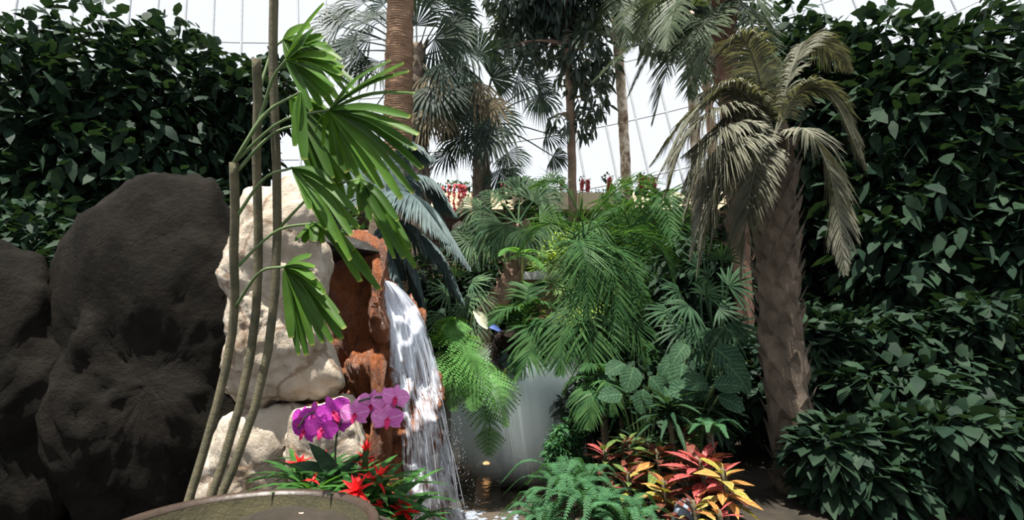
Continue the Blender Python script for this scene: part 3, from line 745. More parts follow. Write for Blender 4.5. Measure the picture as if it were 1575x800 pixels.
feather_palm('feather_palm', b, [b, at(1140, 400, D7), at(1120, 150, D7), at(1113, 60, D7), c7], .085, .08, 'palm with a reddish fibrous trunk at the right edge',
    [[c7, (1090, -20, 4.4), (1050, 0, 4.2), (1020, 40, 4.1)], [c7, (1140, -30, 4.4), (1170, 10, 4.2), (1190, 80, 4.1)], [c7, (1105, 20, 4.4), (1085, 60, 4.2), (1075, 120, 4.2)], [c7, (1150, 20, 4.4), (1170, 80, 4.2), (1180, 150, 4.2)], [c7, (1070, -30, 4.6), (1010, -30, 4.5), (970, 10, 4.4)]], 'date', 'bark_red', .26, .010, boot=70)

b = ground(1100, 11.0)
CT = thing('broadleaf_tree', b, 'leafy dark tree crown behind the palms at the top right', 'tree')
ct = [b, at(1098, 300, 11), at(1085, 120, 11), at(1050, -10, 11)]
trunk(ct, .11, .07, n=40, rough=.12, sides=12).build('trunk', 'bark_smooth', CT)
m = MB(); blobs = []
for (px, py, r) in [(1020, 10, 42), (985, 30, 30), (1055, 25, 38), (1090, 40, 36), (1000, 70, 20), (1040, 60, 26), (1075, 80, 20), (1110, 10, 34), (960, 5, 28), (940, 30, 20), (1030, -40, 70), (1110, 90, 22)]:
    q = r / FPX * 11; blobs.append((at(px, py, 11 + rnd(-.4, .4)), q, q * .9, q))
cloud(m, blobs, 3600, .22, .045, droop=.3, down=.4)
tag(m.build('foliage', 'glossy', CT), kind='stuff')
m = MB()
for (c, rx, ry, rz) in blobs:
    near = min(spline(ct, 20), key=lambda q: (q - c).length); tube(m, spline([near, (near + c) / 2 + V((0, 0, .12)), c], 6), [.04, .034, .028, .022, .016, .01], 6)
m.build('branch', 'bark_smooth', CT)

# big olive fronds sweeping in from the right
D8 = 3.2
b = ground(1215, D8)
c8 = at(1190, 215, D8)
CY = thing('sago_cycad', b, 'large cycad with greyish olive fronds sweeping in at the right edge', 'cycad')
trunk([b, at(1200, 500, D8), at(1195, 350, D8), c8], .13, .11, n=60, rough=.15, rings=20).build('trunk', 'bark_dark', CY)
boot8 = boots(CY, [b, at(1200, 500, D8), at(1195, 350, D8), c8], .12, 150, 'bark_dark', .10); tag(boot8.build('leaf_base', 'bark_dark', CY), kind='stuff')
for f, ll in [([c8, (1150, 140, 3.1), (1080, 160, 3.0), (1010, 275, 2.9)], .17), ([c8, (1140, 130, 3.2), (1060, 175, 3.2), (1000, 255, 3.2)], .16), ([c8, (1150, 165, 3.05), (1105, 195, 2.95), (1050, 240, 2.9)], .17), ([c8, (1140, 205, 3.0), (1095, 265, 2.9), (1062, 400, 2.8)], .17),
              ([c8, (1150, 225, 2.95), (1115, 270, 2.8), (1090, 390, 2.75)], .16), ([c8, (1120, 165, 2.9), (1060, 205, 2.8), (1022, 300, 2.75)], .18), ([c8, (1130, 190, 2.8), (1085, 235, 2.7), (1052, 335, 2.65)], .18), ([c8, (1135, 215, 2.75), (1100, 290, 2.65), (1072, 420, 2.6)], .18), ([c8, (1160, 160, 3.0), (1120, 130, 2.9), (1075, 145, 2.85)], .16), ([c8, (1165, 110, 3.1), (1140, 60, 3.0), (1100, 80, 3.0)], .18), ([c8, (1230, 140, 3.1), (1280, 150, 3.0), (1330, 260, 2.9)], .18), ([c8, (1220, 100, 3.3), (1250, 60, 3.4), (1310, 110, 3.5)], .18), ([c8, (1165, 250, 2.9), (1150, 320, 2.8), (1140, 430, 2.75)], .17), ([c8, (1240, 200, 2.9), (1280, 280, 2.8), (1300, 420, 2.75)], .17)]:
    m = MB(); frond(m, [at(*p) if not isinstance(p, Vector) else p for p in f], 120, ll * 1.2, .006, ang=(60, 30), droop=.55, lift=.12, rr=.009)
    m.build('frond', 'cycad', CY)

# ------------------------------------------------------------------ middle ground plants
D9 = 4.5
b = ground(575, D9)
c9 = at(588, 330, D9)
BL = thing('blue_cycad', b, 'blue-grey cycad with broad arching fronds behind the waterfall', 'cycad')
trunk([b, at(580, 480, D9), c9], .12, .10, n=40, rough=.2, rings=14).build('trunk', 'bark_dark', BL)
for f, ll in [([c9, (615, 300, 4.6), (665, 320, 4.5), (722, 412, 4.4)], .34), ([c9, (605, 298, 4.4), (640, 305, 4.2), (690, 372, 4.1)], .30), ([c9, (620, 345, 4.7), (670, 380, 4.7), (712, 465, 4.7)], .32), ([c9, (605, 355, 4.5), (628, 395, 4.5), (650, 475, 4.5)], .30),
              ([c9, (600, 250, 4.9), (625, 222, 5.0), (668, 245, 5.1)], .28), ([c9, (600, 370, 4.4), (610, 420, 4.35), (622, 470, 4.35)], .24), ([c9, (610, 280, 4.9), (655, 275, 5.0), (700, 330, 5.1)], .32), ([c9, (550, 290, 4.8), (520, 300, 4.9), (485, 360, 4.9)], .28), ([c9, (560, 270, 5), (530, 250, 5.2), (495, 280, 5.3)], .28)]:
    m = MB(); frond(m, [at(*p) if not isinstance(p, Vector) else p for p in f], 86, ll, .0135, ang=(75, 40), droop=.75, lift=.05, rr=.014, jit=.04, nn=V((.1, -1, .35)))
    m.build('frond', 'blue', BL)

# green fan palm with the leaning trunk
D10 = 6.2
b = ground(735, D10)
fan_palm(b, [b, at(742, 500, D10), at(770, 460, D10), at(793, 410, D10), at(797, 345, D10)], .12, .12, 'bright green fan palm on a leaning brown trunk in the centre',
    [(765, 335, 6, (-.6, -.5), 1), (750, 350, 6, (-.8, -.6), 1), (780, 345, 5.8, (-.2, -.8), 1), (805, 350, 5.8, (.4, -.8), .9), (770, 310, 6.3, (-.6, .5), .9), (820, 310, 6.3, (.5, .7), 1.1), (800, 300, 6.4, (.0, 1), 1.1), (830, 335, 6.1, (.9, -.1), 1), (840, 290, 6.5, (.6, .6), .9), (725, 365, 6, (-1, -.3), .9), (740, 320, 6.2, (-.9, .1), .9)],
    mat='fan_mid', Rr=.42, crown=at(797, 345, D10), bark='bark_smooth')

# arching areca palm clump
def clump(name, b, label, n, h, spread, ll, w, mat, nleaf=34, cat='palm', stemm='stem', px=None, lean=V((0, 0, 0)), droop=.3, ang=(65, 35), az=None):
    T = thing(name, b, label, cat)
    for k in range(n):
        a = rnd(*(az or (0, math.tau))); d = V((math.cos(a), math.sin(a), 0)) ; s = rnd(.55, 1.0)
        hh = h * rnd(.55, 1.0); sp = spread * s
        r0 = b + V((rnd(-.15, .15), rnd(-.15, .15), 0))
        p1 = r0 + V((0, 0, hh * .62)) + d * sp * .15; p2 = r0 + V((0, 0, hh)) + d * sp * .5 + lean * .5; p3 = r0 + V((0, 0, hh * rnd(.66, .9))) + d * sp + lean
        m = MB(); frond(m, [r0, p1, p2, p3], nleaf, ll * rnd(.8, 1.1), w, ang=ang, droop=droop, t0=.42, rr=.012, lift=.12)
        m.build('frond', mat, T)
    return T
clump('areca_palm', ground(930, 5.0), 'dense feathery green palm clump right of centre', 10, 2.5, 1.0, .42, .009, 'areca', az=(math.pi * 1.3, math.pi * 2.3))
clump('areca_palm', ground(1010, 6.2), 'taller feathery palm clump behind, towards the right edge', 14, 2.75, 1.2, .46, .011, 'areca')
clump('areca_palm', ground(880, 6.8), 'feathery palm with painted-in sunlight below the terrace, right of the green fan palm', 12, 2.7, 1.1, .46, .011, 'areca_sunpaint')
AR = thing('areca_palm', ground(905, 4.5), 'palm with long drooping herringbone fronds over the mist', 'palm')
r0 = ground(905, 4.5)
for f in [[(900, 420, 4.5), (920, 380, 4.3), (965, 400, 4.1), (990, 480, 4.0)], [(900, 420, 4.5), (890, 370, 4.3), (900, 400, 4.0), (905, 490, 3.9)], [(900, 430, 4.5), (925, 400, 4.2), (945, 440, 4.0), (950, 540, 3.9)], [(900, 420, 4.5), (865, 350, 4.4), (830, 350, 4.4), (795, 395, 4.4)], [(900, 400, 4.5), (890, 330, 4.5), (860, 280, 4.6), (815, 290, 4.7)], [(900, 400, 4.5), (930, 310, 4.5), (990, 280, 4.4), (1045, 340, 4.3)],
          [(900, 440, 4.5), (950, 470, 4.2), (985, 520, 4.0), (1000, 570, 3.9)], [(900, 450, 4.5), (880, 470, 4.2), (865, 520, 4.0), (862, 575, 3.9)], [(900, 450, 4.5), (905, 480, 4.1), (910, 540, 3.9), (905, 600, 3.85)], [(900, 420, 4.5), (960, 360, 4.4), (1015, 380, 4.3), (1040, 450, 4.2)]]:
    m = MB(); frond(m, [r0] + [at(*p) for p in f], 38, .36, .0068, ang=(62, 32), droop=.25, t0=.40, rr=.011, lift=.1)
    m.build('frond', 'areca', AR)

# arching low fronds over the mist, with a dark root ball
r0 = at(795, 530, 4.6); b = ground(795, 4.9)
LC = thing('low_cycad', b, 'cycad on a dark fibrous stump, arching over the misty pool', 'cycad')
trunk([b, at(780, 600, 4.85), at(772, 555, 4.75), at(778, 530, 4.68), r0 + V((0, 0, .02))], .13, .10, n=60, rough=.35, rings=14).build('stump', 'stump', LC)
m = MB()
for k in range(160):
    q = at(rnd(755, 806), rnd(508, 566), 4.6 + rnd(-.08, .1)); tube(m, spline([q, q + V((rnd(-.05, .05), rnd(-.06, .02), -.04)), q + V((rnd(-.08, .08), rnd(-.06, .02), -.12))], 5), .004, 4, False)
tag(m.build('root', 'stump', LC), kind='stuff')
for f in [[r0, (800, 480, 4.5), (780, 475, 4.4), (755, 500, 4.3)], [r0, (815, 480, 4.5), (840, 465, 4.4), (870, 485, 4.3)], [r0, (825, 495, 4.4), (845, 500, 4.2), (838, 560, 4.1)], [r0, (815, 500, 4.3), (815, 540, 4.1), (795, 585, 4.0)], [r0, (830, 510, 4.5), (860, 510, 4.5), (880, 545, 4.4)], [r0, (810, 470, 4.7), (815, 440, 4.8), (840, 440, 4.9)]]:
    m = MB(); frond(m, [at(*p) if not isinstance(p, Vector) else p for p in f], 34, .26, .0125, ang=(72, 40), droop=.3, rr=.012, lift=.15, t0=.15)
    m.build('frond', 'areca', LC)

# light green tree fern with fine twice-cut fronds
def fern_frond(mb, pts, n, ll, w2, droop=.2, up=V((0, 0, 1)), sub=9, t0=.12, rr=.008):
    """twice-divided frond: every pinna carries its own row of pinnules"""
    C = spline(pts, 40); tube(mb, C[::3] + [C[-1]], [rr * (1 - .85 * i / 14) for i in range(len(C[::3]) + 1)], 4, False)
    for k in range(n):
        t = t0 + (1 - t0) * (k + .5) / n; x = t * 39; i = min(int(x), 38); p = C[i].lerp(C[i + 1], x - i); T = (C[i + 1] - C[i]).normalized()
        S = T.cross(up)
        if S.length < .05: S = V((1, 0, 0))
        S.normalize(); Nn = S.cross(T).normalized()
        L = ll * math.sin(math.pi * (.16 + .82 * t)) ** .8
        for sg in (-1, 1):
            d = (T * .45 + S * sg + Nn * .05).normalized(); side = d.cross(Nn).normalized()
            for q in range(sub):
                u = (q + .5) / sub; c = p + d * L * u + V((0, 0, -droop * L * u * u)); l2 = w2 * (1 - u * .8)
                for s2 in (-1, 1):
                    e = c + (side * s2 + d * .5) * l2; h = d * (L / sub * .48)
                    mb.add([c - h, c + h, e + h * .35, e - h * .35], [(0, 1, 2, 3)], [(0, 0), (1, 0), (1, 1), (0, 1)])
D11 = 4.3
b = ground(690, 4.7); c11 = at(678, 545, 4.55)
TF = thing('tree_fern', b, 'light green tree fern arching over the pool right of the waterfall', 'tree fern')
trunk([b, at(684, 640, 4.6), c11], .06, .05, n=24, rough=.2).build('trunk', 'bark_dark', TF)
for f, ll in [([c11, (700, 515, 4.3), (735, 560, 4.1), (762, 630, 4.0)], .26), ([c11, (690, 500, 4.35), (700, 495, 4.3), (697, 540, 4.1)], .17), ([c11, (700, 540, 4.2), (725, 570, 4.0), (728, 630, 3.9)], .22), ([c11, (720, 550, 4.4), (765, 590, 4.1), (778, 655, 4.0)], .27), ([c11, (690, 550, 4.2), (700, 580, 4.0), (698, 630, 3.95)], .2), ([c11, (720, 590, 4.5), (750, 640, 4.2), (752, 700, 4.2)], .22), ([c11, (665, 520, 4.5), (655, 520, 4.5), (645, 560, 4.45)], .2), ([c11, (700, 570, 4.7), (730, 620, 4.8), (735, 690, 4.9)], .22)]:
    m = MB(); fern_frond(m, [at(*p) if not isinstance(p, Vector) else p for p in f], 22, ll, .034, .25); m.build('frond', 'treefern', TF)

# pale thin stalk with a yellow-green fern top
b = ground(806, 5.2); c12 = at(804, 392, 5.2)
YF = thing('young_fern', b, 'yellow-green fern fronds on a thin pale stalk in the centre', 'fern')
m = MB(); tube(m, spline([b, at(807, 465, 5.2), at(804, 430, 5.2), c12], 16), .011, 8); m.build('stalk', 'pale_stem', YF)
for f in [[c12, (792, 383, 5.1), (780, 382, 5.0), (768, 394, 4.9)], [c12, (798, 392, 5.1), (788, 395, 5.0), (776, 404, 4.95)], [c12, (818, 384, 5.1), (835, 392, 5.0), (850, 410, 4.95)], [c12, (815, 394, 5.0), (828, 404, 4.9), (838, 418, 4.85)]]:
    m = MB(); fern_frond(m, [at(*p) if not isinstance(p, Vector) else p for p in f], 16, .10, .022, .2); m.build('frond', 'treefern', YF)

# small fan palms (dark) between the blue cycad and the stump
def small_fans(name, b, label, hubs, Rr, mat, n=14, spread=95, cat='palm', fuse=.3):
    T = thing(name, b, label, cat)
    for (px, py, D, ax) in hubs:
        h = at(px, py, D); m = MB()
        fan(m, h, V((ax[0], -.3, ax[1])), V((rnd(-.3, .3), -.8, .7)), Rr * rnd(.85, 1.1), n, spread, rnd(.3, .6), fuse, stalk=b + V((rnd(-.08, .08), rnd(-.08, .08), .3)))
        m.build('fan_leaf', mat, T)
    return T
small_fans('small_fan_palm', ground(720, 5.6), 'small dark fan palm below the blue-grey fronds', [(725, 435, 5.4, (.6, .1)), (728, 450, 5.3, (.5, -.6)), (715, 470, 5.3, (-.3, -.8)), (725, 495, 5.2, (.5, -.6)), (690, 450, 5.4, (-.6, .1)), (700, 425, 5.5, (0, .8)), (712, 465, 5.3, (.5, .2)), (680, 485, 5.3, (-.6, -.6)), (655, 470, 5.3, (-.6, .3)), (710, 500, 5.1, (.2, -.8))], .30, 'fan_mid')
small_fans('small_fan_palm', ground(1105, 3.9), 'dark finger-leaved palm at the right edge under the olive fronds', [(1060, 470, 3.7, (-.7, -.2)), (1085, 455, 3.7, (.2, .6)), (1105, 475, 3.6, (.6, -.2)), (1075, 500, 3.6, (-.3, -.8)), (1100, 505, 3.5, (.3, -.9)), (1050, 505, 3.7, (-.8, -.5)), (1090, 430, 3.9, (-.4, .6)), (1120, 440, 3.7, (.5, .4)), (1120, 500, 3.5, (.5, -.6)), (1045, 450, 3.9, (-.8, .3)), (1060, 540, 3.6, (-.4, -.8)), (1030, 480, 4, (-.8, -.2)), (1110, 400, 4, (0, .8)), (1075, 415, 4, (-.6, .5))], .27, 'strap', fuse=.35)

# pale spathe with a blue tongue, hanging pod
p = at(748, 503, 4.9); b = ground(735, 5.1)
SP = thing('pale_spathe', b, 'pale cream spathe with a blue tongue beside the leaning trunk', 'flower')
m = MB(); tube(m, spline([b, at(722, 560, 5.0), at(726, 490, 4.95), at(734, 483, 4.9)], 14), .012, 8); m.build('stalk', 'stem', SP)
m = MB(); ribbon(m, spline([at(728, 478, 4.9), at(738, 486, 4.88), at(744, 496, 4.86), at(750, 506, 4.85)], 7), [.008, .03, .045, .05, .045, .03, .004], -FWD, .5); m.build('spathe', 'white_bract', SP)
m = MB(); ribbon(m, spline([at(750, 500, 4.86), at(760, 504, 4.84), at(775, 513, 4.82)], 6), [.01, .024, .026, .022, .014, .002], -FWD + V((0, 0, .6)), .4); m.build('tongue', 'blue_petal', SP)
b2 = at(772, 552, 4.5)
PD = thing('hanging_leaf', at(770, 545, 4.6), 'drooping grey-green leaf with a yellow tip hanging above the mist', 'leaf')
m = MB(); ribbon(m, spline([at(768, 543, 4.6), at(774, 548, 4.5), at(778, 558, 4.48), at(777, 568, 4.48)], 7), [.01, .04, .055, .055, .045, .03, .006], -FWD, .3); m.build('blade', 'blue', PD)
m = MB(); tube(m, spline([at(768, 544, 4.6), at(774, 534, 4.62), at(788, 531, 4.62)], 8), .006, 6); m.build('stalk', 'stem', PD)
m = MB(); ribbon(m, spline([at(777, 566, 4.48), at(776, 577, 4.47), at(777, 587, 4.47)], 6), [.006, .012, .014, .012, .008, .001], -FWD, .4); m.build('tip', 'yellow_leaf', PD)

# shrubs that fill the background
def shrub(name, px, D, top, wpx, n, L, W, mat, label, cat='shrub', bottom=None, deep=None, prof=(.25, 1, .8, .05), nb=9, droop=.3, stemmat='dstem', shell=.5):
    b = ground(px, D); T = thing(name, b, label, cat)
    zt_ = at(px, top, D).z; w = wpx / FPX * D; zb_ = at(px, bottom, D).z if bottom else b.z + .1
    h = zt_ - zb_; dd = deep or w * .6
    m = MB(); blobs = []
    for k in range(nb):
        u = (k + .5) / nb
        rx = w * rnd(.28, .42); c = b + V((rnd(-1, 1) * w * .30, rnd(-1, 1) * dd * .35, 0)); c.z = zb_ + h * (.12 + .76 * u)
        blobs.append((c, rx, dd * .4, max(.12, min(h * .2, rx * 1.1))))
    cloud(m, blobs, n, L, W, prof, droop, shell=shell)
    tag(m.build('foliage', mat, T), kind='stuff')
    m = MB()
    for c, rx, ry, rz in blobs[::2]:
        tube(m, spline([b, (b + c) / 2 + rvec(.06), c], 6), [.022, .02, .017, .014, .010, .006], 6)
    m.build('stem', stemmat, T)
    return T
shrub('sun_painted_shrub', 925, 5.9, 465, 190, 5200, .075, .016, 'shrub_sunpaint', 'small-leaved shrub with sunlight painted into its leaves behind the drooping herringbone fronds', bottom=640)
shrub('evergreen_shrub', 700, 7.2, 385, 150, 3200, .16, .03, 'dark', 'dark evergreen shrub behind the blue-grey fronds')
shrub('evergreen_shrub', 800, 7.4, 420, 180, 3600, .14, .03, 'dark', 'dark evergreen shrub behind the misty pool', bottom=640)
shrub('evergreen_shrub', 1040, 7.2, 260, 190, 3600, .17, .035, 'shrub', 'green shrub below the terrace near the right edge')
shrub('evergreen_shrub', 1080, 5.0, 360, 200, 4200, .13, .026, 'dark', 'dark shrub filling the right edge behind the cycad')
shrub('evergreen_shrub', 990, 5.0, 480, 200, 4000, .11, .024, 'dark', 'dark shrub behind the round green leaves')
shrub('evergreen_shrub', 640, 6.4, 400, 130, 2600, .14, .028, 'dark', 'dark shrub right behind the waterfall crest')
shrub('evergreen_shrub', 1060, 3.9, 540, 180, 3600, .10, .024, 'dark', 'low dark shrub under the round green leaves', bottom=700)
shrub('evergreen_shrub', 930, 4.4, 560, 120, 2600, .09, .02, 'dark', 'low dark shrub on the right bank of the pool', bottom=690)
shrub('evergreen_shrub', 752, 7.8, 375, 90, 2600, .13, .03, 'dark', 'dark evergreen shrub directly behind the leaning brown trunk')
shrub('leafy_shrub', 820, 8.4, 250, 110, 2200, .15, .035, 'shrub', 'rounded green shrub on the terrace line in the centre')
shrub('leafy_shrub', 870, 8.2, 335, 190, 3800, .13, .03, 'shrub_sunpaint', 'yellow-green shrub with painted-in sunlight under the terrace right of centre')
shrub('leafy_shrub', 520, 7.5, 300, 160, 2600, .15, .03, 'shrub', 'green shrub behind the granite boulder')
shrub('small_shrub', 862, 4.0, 655, 62, 1500, .05, .012, 'fern', 'small bluish-green shrub at the right end of the misty pool', bottom=722, nb=7)
# trees that carry the planting on beyond the left and right of the view
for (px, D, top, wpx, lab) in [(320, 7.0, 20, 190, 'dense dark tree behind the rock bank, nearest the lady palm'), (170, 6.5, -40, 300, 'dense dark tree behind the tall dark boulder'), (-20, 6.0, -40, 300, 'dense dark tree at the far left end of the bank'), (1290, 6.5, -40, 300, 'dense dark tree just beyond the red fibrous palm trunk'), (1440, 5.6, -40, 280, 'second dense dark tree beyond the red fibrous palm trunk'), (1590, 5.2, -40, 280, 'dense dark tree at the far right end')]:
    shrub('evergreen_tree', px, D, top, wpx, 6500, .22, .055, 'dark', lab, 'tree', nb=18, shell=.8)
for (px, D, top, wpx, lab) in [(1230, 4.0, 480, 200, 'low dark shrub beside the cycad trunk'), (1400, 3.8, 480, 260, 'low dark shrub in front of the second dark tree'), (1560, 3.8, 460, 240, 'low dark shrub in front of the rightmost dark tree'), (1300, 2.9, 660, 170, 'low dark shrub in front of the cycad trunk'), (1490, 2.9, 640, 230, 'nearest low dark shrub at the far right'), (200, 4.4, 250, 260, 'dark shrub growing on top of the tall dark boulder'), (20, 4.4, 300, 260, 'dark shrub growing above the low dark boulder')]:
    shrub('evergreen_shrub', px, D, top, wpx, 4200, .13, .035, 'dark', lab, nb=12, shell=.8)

# pinkish sunlit terracotta ledge and slatted leaf behind the crest
m = MB(); q = at(572, 362, 5.6); boxes(m, (q.x - .2, q.y, 0), (q.x + .12, q.y + .3, q.z)); boxes(m, (q.x - .24, q.y - .04, q.z), (q.x + .16, q.y + .34, q.z + .05))
tag(m.build('terracotta_pier', 'terracotta', base=(q.x, q.y, 0), smooth=False), 'sunlit pinkish terracotta pier behind the waterfall crest', 'pier')

p = at(806, 418, 6.6); q = at(870, 430, 6.6)
ST = thing('stone_ledge', (p.x, p.y, 0), 'pale grey stone ledge behind the thin pale stalk', 'ledge')
m = MB(); boxes(m, (p.x + .02, p.y + .05, 0), (q.x - .02, p.y + .25, q.z)); m.build('base', 'kerb', ST, smooth=False)
for k in range(4):
    xk = p.x + (q.x - p.x) * k / 4; m = MB(); boxes(m, (xk, p.y, q.z), (xk + (q.x - p.x) / 4 - .012, p.y + .3, p.z + .01 * (k % 2))); m.build('slab', 'step', ST, smooth=False)

# hanging red flowers along the terrace
def trailing(px, py0, py1, D, label, n=1, wid=5):
    p0 = at(px, py0, D)
    T = thing('trailing_flower', p0, label, 'flower', None)
    m = MB()
    for s in range(n):
        x = px + rnd(-wid, wid) * (1 if n > 1 else 0); L = (py1 - py0) * rnd(.6, 1)
        C = [at(x + rnd(-1.2, 1.2), py0 + L * i / 9, D - .03 - .01 * s) for i in range(10)]
        tube(m, C, .008, 5)
        for c in spline(C, 46):
            for _ in range(2): blade(m, c, rvec().normalized(), rvec().normalized(), .05, .017, .3, (.3, 1, .6, .05))
    m.build('flower_strand', 'redflower', T)
    m = MB()
    cloud(m, [(p0 + V((0, .10, .05)), .12, .08, .05)], 30, .07, .02)
    m.build('foliage', 'shrub', T)
for px, a, b_, n, lab in [(681, 288, 316, 2, 'short red flower trail left of the longest red trail'), (693, 284, 338, 2, 'longest red flower trail hanging left of the shaggy trunk'), (706, 284, 336, 2, 'second long red flower trail right beside the longest one'), (716, 286, 310, 2, 'short red flower trail next to the second long trail'), (727, 300, 340, 1, 'thin red flower trail at the left side of the shaggy trunk'), (771, 284, 300, 3, 'red flower trail just right of the shaggy trunk'), (786, 278, 300, 3, 'red flower bunch right of the shaggy trunk, near the rounded shrub'), (668, 292, 312, 2, 'leftmost short red flower trail on the cream edge'),
                            (900, 277, 296, 3, 'pale red flower bunch on the terrace left of the pale trunk'), (935, 274, 296, 4, 'red flower bunch on the terrace touching the pale trunk'), (985, 272, 296, 4, 'red flower bunch on the terrace right of the pale trunk'), (1002, 274, 294, 3, 'rightmost red flower bunch on the terrace'), (862, 278, 296, 3, 'pale red flower bunch on the terrace near the slim glossy tree')]:
    trailing(px, a, b_, TY - .02, lab, n)
m = MB()
for k in range(34):
    px = 640 + k * 13; p = at(px, 286, TY); p.z = zt + .02; p.y = TY + .35
    cloud(m, [(p, .25, .25, .10)], 55, .08, .022)
tag(m.build('trough_planting', 'shrub'), 'low green planting along the top of the cream trough', 'foliage', kind='stuff')

# ------------------------------------------------------------------ right bank: ferns, crotons, round leaves, star plants
def leaf_mesh(name, mat, L=1.0, W=.2, prof=(.12, .6, .95, 1, .8, .45, .03), droop=.2, fold=.25):
    m = MB(); blade(m, V((0, 0, 0)), V((0, 1, 0)), V((0, 0, 1)), L, W, droop, prof, fold); return m.mesh(name, mat)
def boston(px, py, D, label, n, L, mat='fern', up=.9):
    b = at(px, py, D); b.z = gz(b.x, b.y); top = at(px, py, D)
    T = thing('boston_fern', b, label, 'fern')
    m = MB(); tube(m, spline([b, (b + top) / 2 + V((.01, 0, 0)), top], 6), [q * min(1, L * 3) for q in ((.06, .06, .055, .05, .045, .03) if L > .2 else (.02, .02, .018, .017, .016, .012))], 9); m.build('rootstock', 'bark_dark', T)
    for k in range(n):
        a = k * 2.399 + rnd(-.2, .2); d = V((math.cos(a), math.sin(a), 0)); el = rnd(.3, up); l = L * rnd(.75, 1.1)
        m = MB(); frond(m, [top, top + d * l * .3 + V((0, 0, l * el * .55)), top + d * l * .65 + V((0, 0, l * el * .65)), top + d * l + V((0, 0, l * (el * .65 - .3)))], 30, .055, .0040, ang=(82, 60), droop=.1, lift=.05, t0=.08, rr=.004, jit=.08, seg=(.9, 1, .7, .2), shape=lambda t: (1 - t * .85) * min(1, .5 + t * 3))
        m.build('frond', mat, T)
    return T
boston(868, 765, 2.9, 'bushy fern at the pool edge, leftmost of the bottom ferns', 26, .34)
boston(915, 800, 2.55, 'bushy fern at the bottom edge, middle of the bottom ferns', 24, .32)
boston(965, 820, 2.4, 'bushy fern at the bottom edge, rightmost of the bottom ferns', 18, .30)
boston(835, 815, 2.7, 'bushy fern in the bottom corner beside the foam', 20, .26)
boston(900, 745, 3.1, 'smaller fern behind the leftmost bottom fern', 16, .28)
boston(1095, 668, 2.75, 'grey-green fern tuft over the red croton', 10, .16)

croton_meshes = {k: [leaf_mesh('croton_leaf', k, 1, rnd(.17, .22), droop=rnd(.05, .35), fold=rnd(.1, .35)) for _ in range(3)] for k in ('cr_red', 'cr_orange', 'cr_yellow', 'cr_green', 'cr_dark')}
def croton(px, py, D, label, mats, n, L, h=.16):
    top = at(px, py, D); b = V((top.x, top.y, gz(top.x, top.y)))
    T = thing('croton', b, label, 'croton')
    m = MB(); tube(m, spline([b, (b + top) / 2 + V((.015, .01, 0)), top], 6), .012, 7); m.build('stem', 'cane', T)
    for k in range(n):
        a = k * 2.399; u = (k + .5) / n; el = -0.25 + 1.1 * u ** 1.3
        d = V((math.cos(a), math.sin(a), el + rnd(-.2, .2))).normalized()
        p = top + V((0, 0, -h * (1 - u))) + V((d.x, d.y, 0)) * .015
        inst('leaf', random.choice(croton_meshes[random.choice(mats)]), T, p, d, V((0, 0, 1)) + rvec(.35), L * rnd(.75, 1.12) * (1 - .25 * u))
    return T
croton(1078, 705, 2.7, 'large red-veined croton beside the grey-green fern tuft', ['cr_red', 'cr_red', 'cr_red', 'cr_dark'], 30, .23)
croton(1112, 720, 2.5, 'pale orange croton cut by the right edge', ['cr_orange', 'cr_red', 'cr_yellow'], 24, .15)
croton(1010, 690, 2.95, 'maroon and orange croton in the middle of the bed', ['cr_dark', 'cr_dark', 'cr_green', 'cr_orange'], 26, .17)
croton(1020, 738, 2.7, 'low orange croton at the front of the bed', ['cr_orange', 'cr_dark', 'cr_dark', 'cr_yellow'], 24, .15)
croton(1065, 770, 2.45, 'yellow and orange croton above the blue-grey stone', ['cr_orange', 'cr_yellow', 'cr_dark', 'cr_dark'], 22, .13)
croton(1105, 785, 2.35, 'yellow-leaved croton in the bottom right corner', ['cr_yellow', 'cr_red', 'cr_orange'], 22, .12)
croton(930, 690, 3.3, 'green croton with red low leaves nearest the pool', ['cr_green', 'cr_green', 'cr_red', 'cr_dark'], 30, .15)
croton(965, 675, 3.25, 'green and orange croton between the pool and the maroon croton', ['cr_green', 'cr_orange', 'cr_green', 'cr_green', 'cr_dark', 'cr_dark'], 30, .15)
croton(965, 725, 3.0, 'low dark croton with a few pink leaves at the front left of the bed', ['cr_dark', 'cr_red', 'cr_green', 'cr_yellow'], 24, .13)
croton(1050, 665, 3.0, 'dark green croton behind the large red one', ['cr_green', 'cr_dark'], 24, .16)

big = [leaf_mesh('broad_leaf', 'broad', 1, .42, (.25, .8, 1, 1, .9, .62, .06), .25, .12), leaf_mesh('broad_leaf', 'broad', 1, .36, (.3, .85, 1, .98, .8, .5, .04), .4, .2)]
def broad_plant(px, D, label, leaves):
    b = ground(px, D); T = thing('broad_leaf_plant', b, label, 'plant')
    for (x, y, d_, dx, dz, L) in leaves:
        p = at(x, y, d_); m = MB(); tube(m, spline([b + V((rnd(-.03, .03), 0, 0)), (b + p) / 2 + V((0, .05, .08)), p], 8), [.010, .009, .008, .008, .007, .006, .006, .005], 6)
        st = m.build('stalk', 'stem', T)
        inst('leaf', random.choice(big), T, p, V((dx, -.35, dz)), V((rnd(-.2, .2), -.8, .65)), L)
broad_plant(1060, 3.4, 'big round-leaved green plant at the right edge above the crotons', [(1050, 560, 3.2, -.2, -.6, .2), (1075, 575, 3.1, -.5, -.7, .2), (1100, 535, 3.1, .5, -.5, .22), (1085, 590, 3.0, -.6, .1, .17), (1098, 592, 2.9, .9, .1, .15), (1068, 600, 3.0, -.8, .05, .17), (1118, 560, 3.0, .6, -.7, .2), (1055, 530, 3.3, -.5, -.4, .17), (1105, 610, 2.9, .8, -.3, .15), (1040, 548, 3.3, -.7, -.5, .15)])
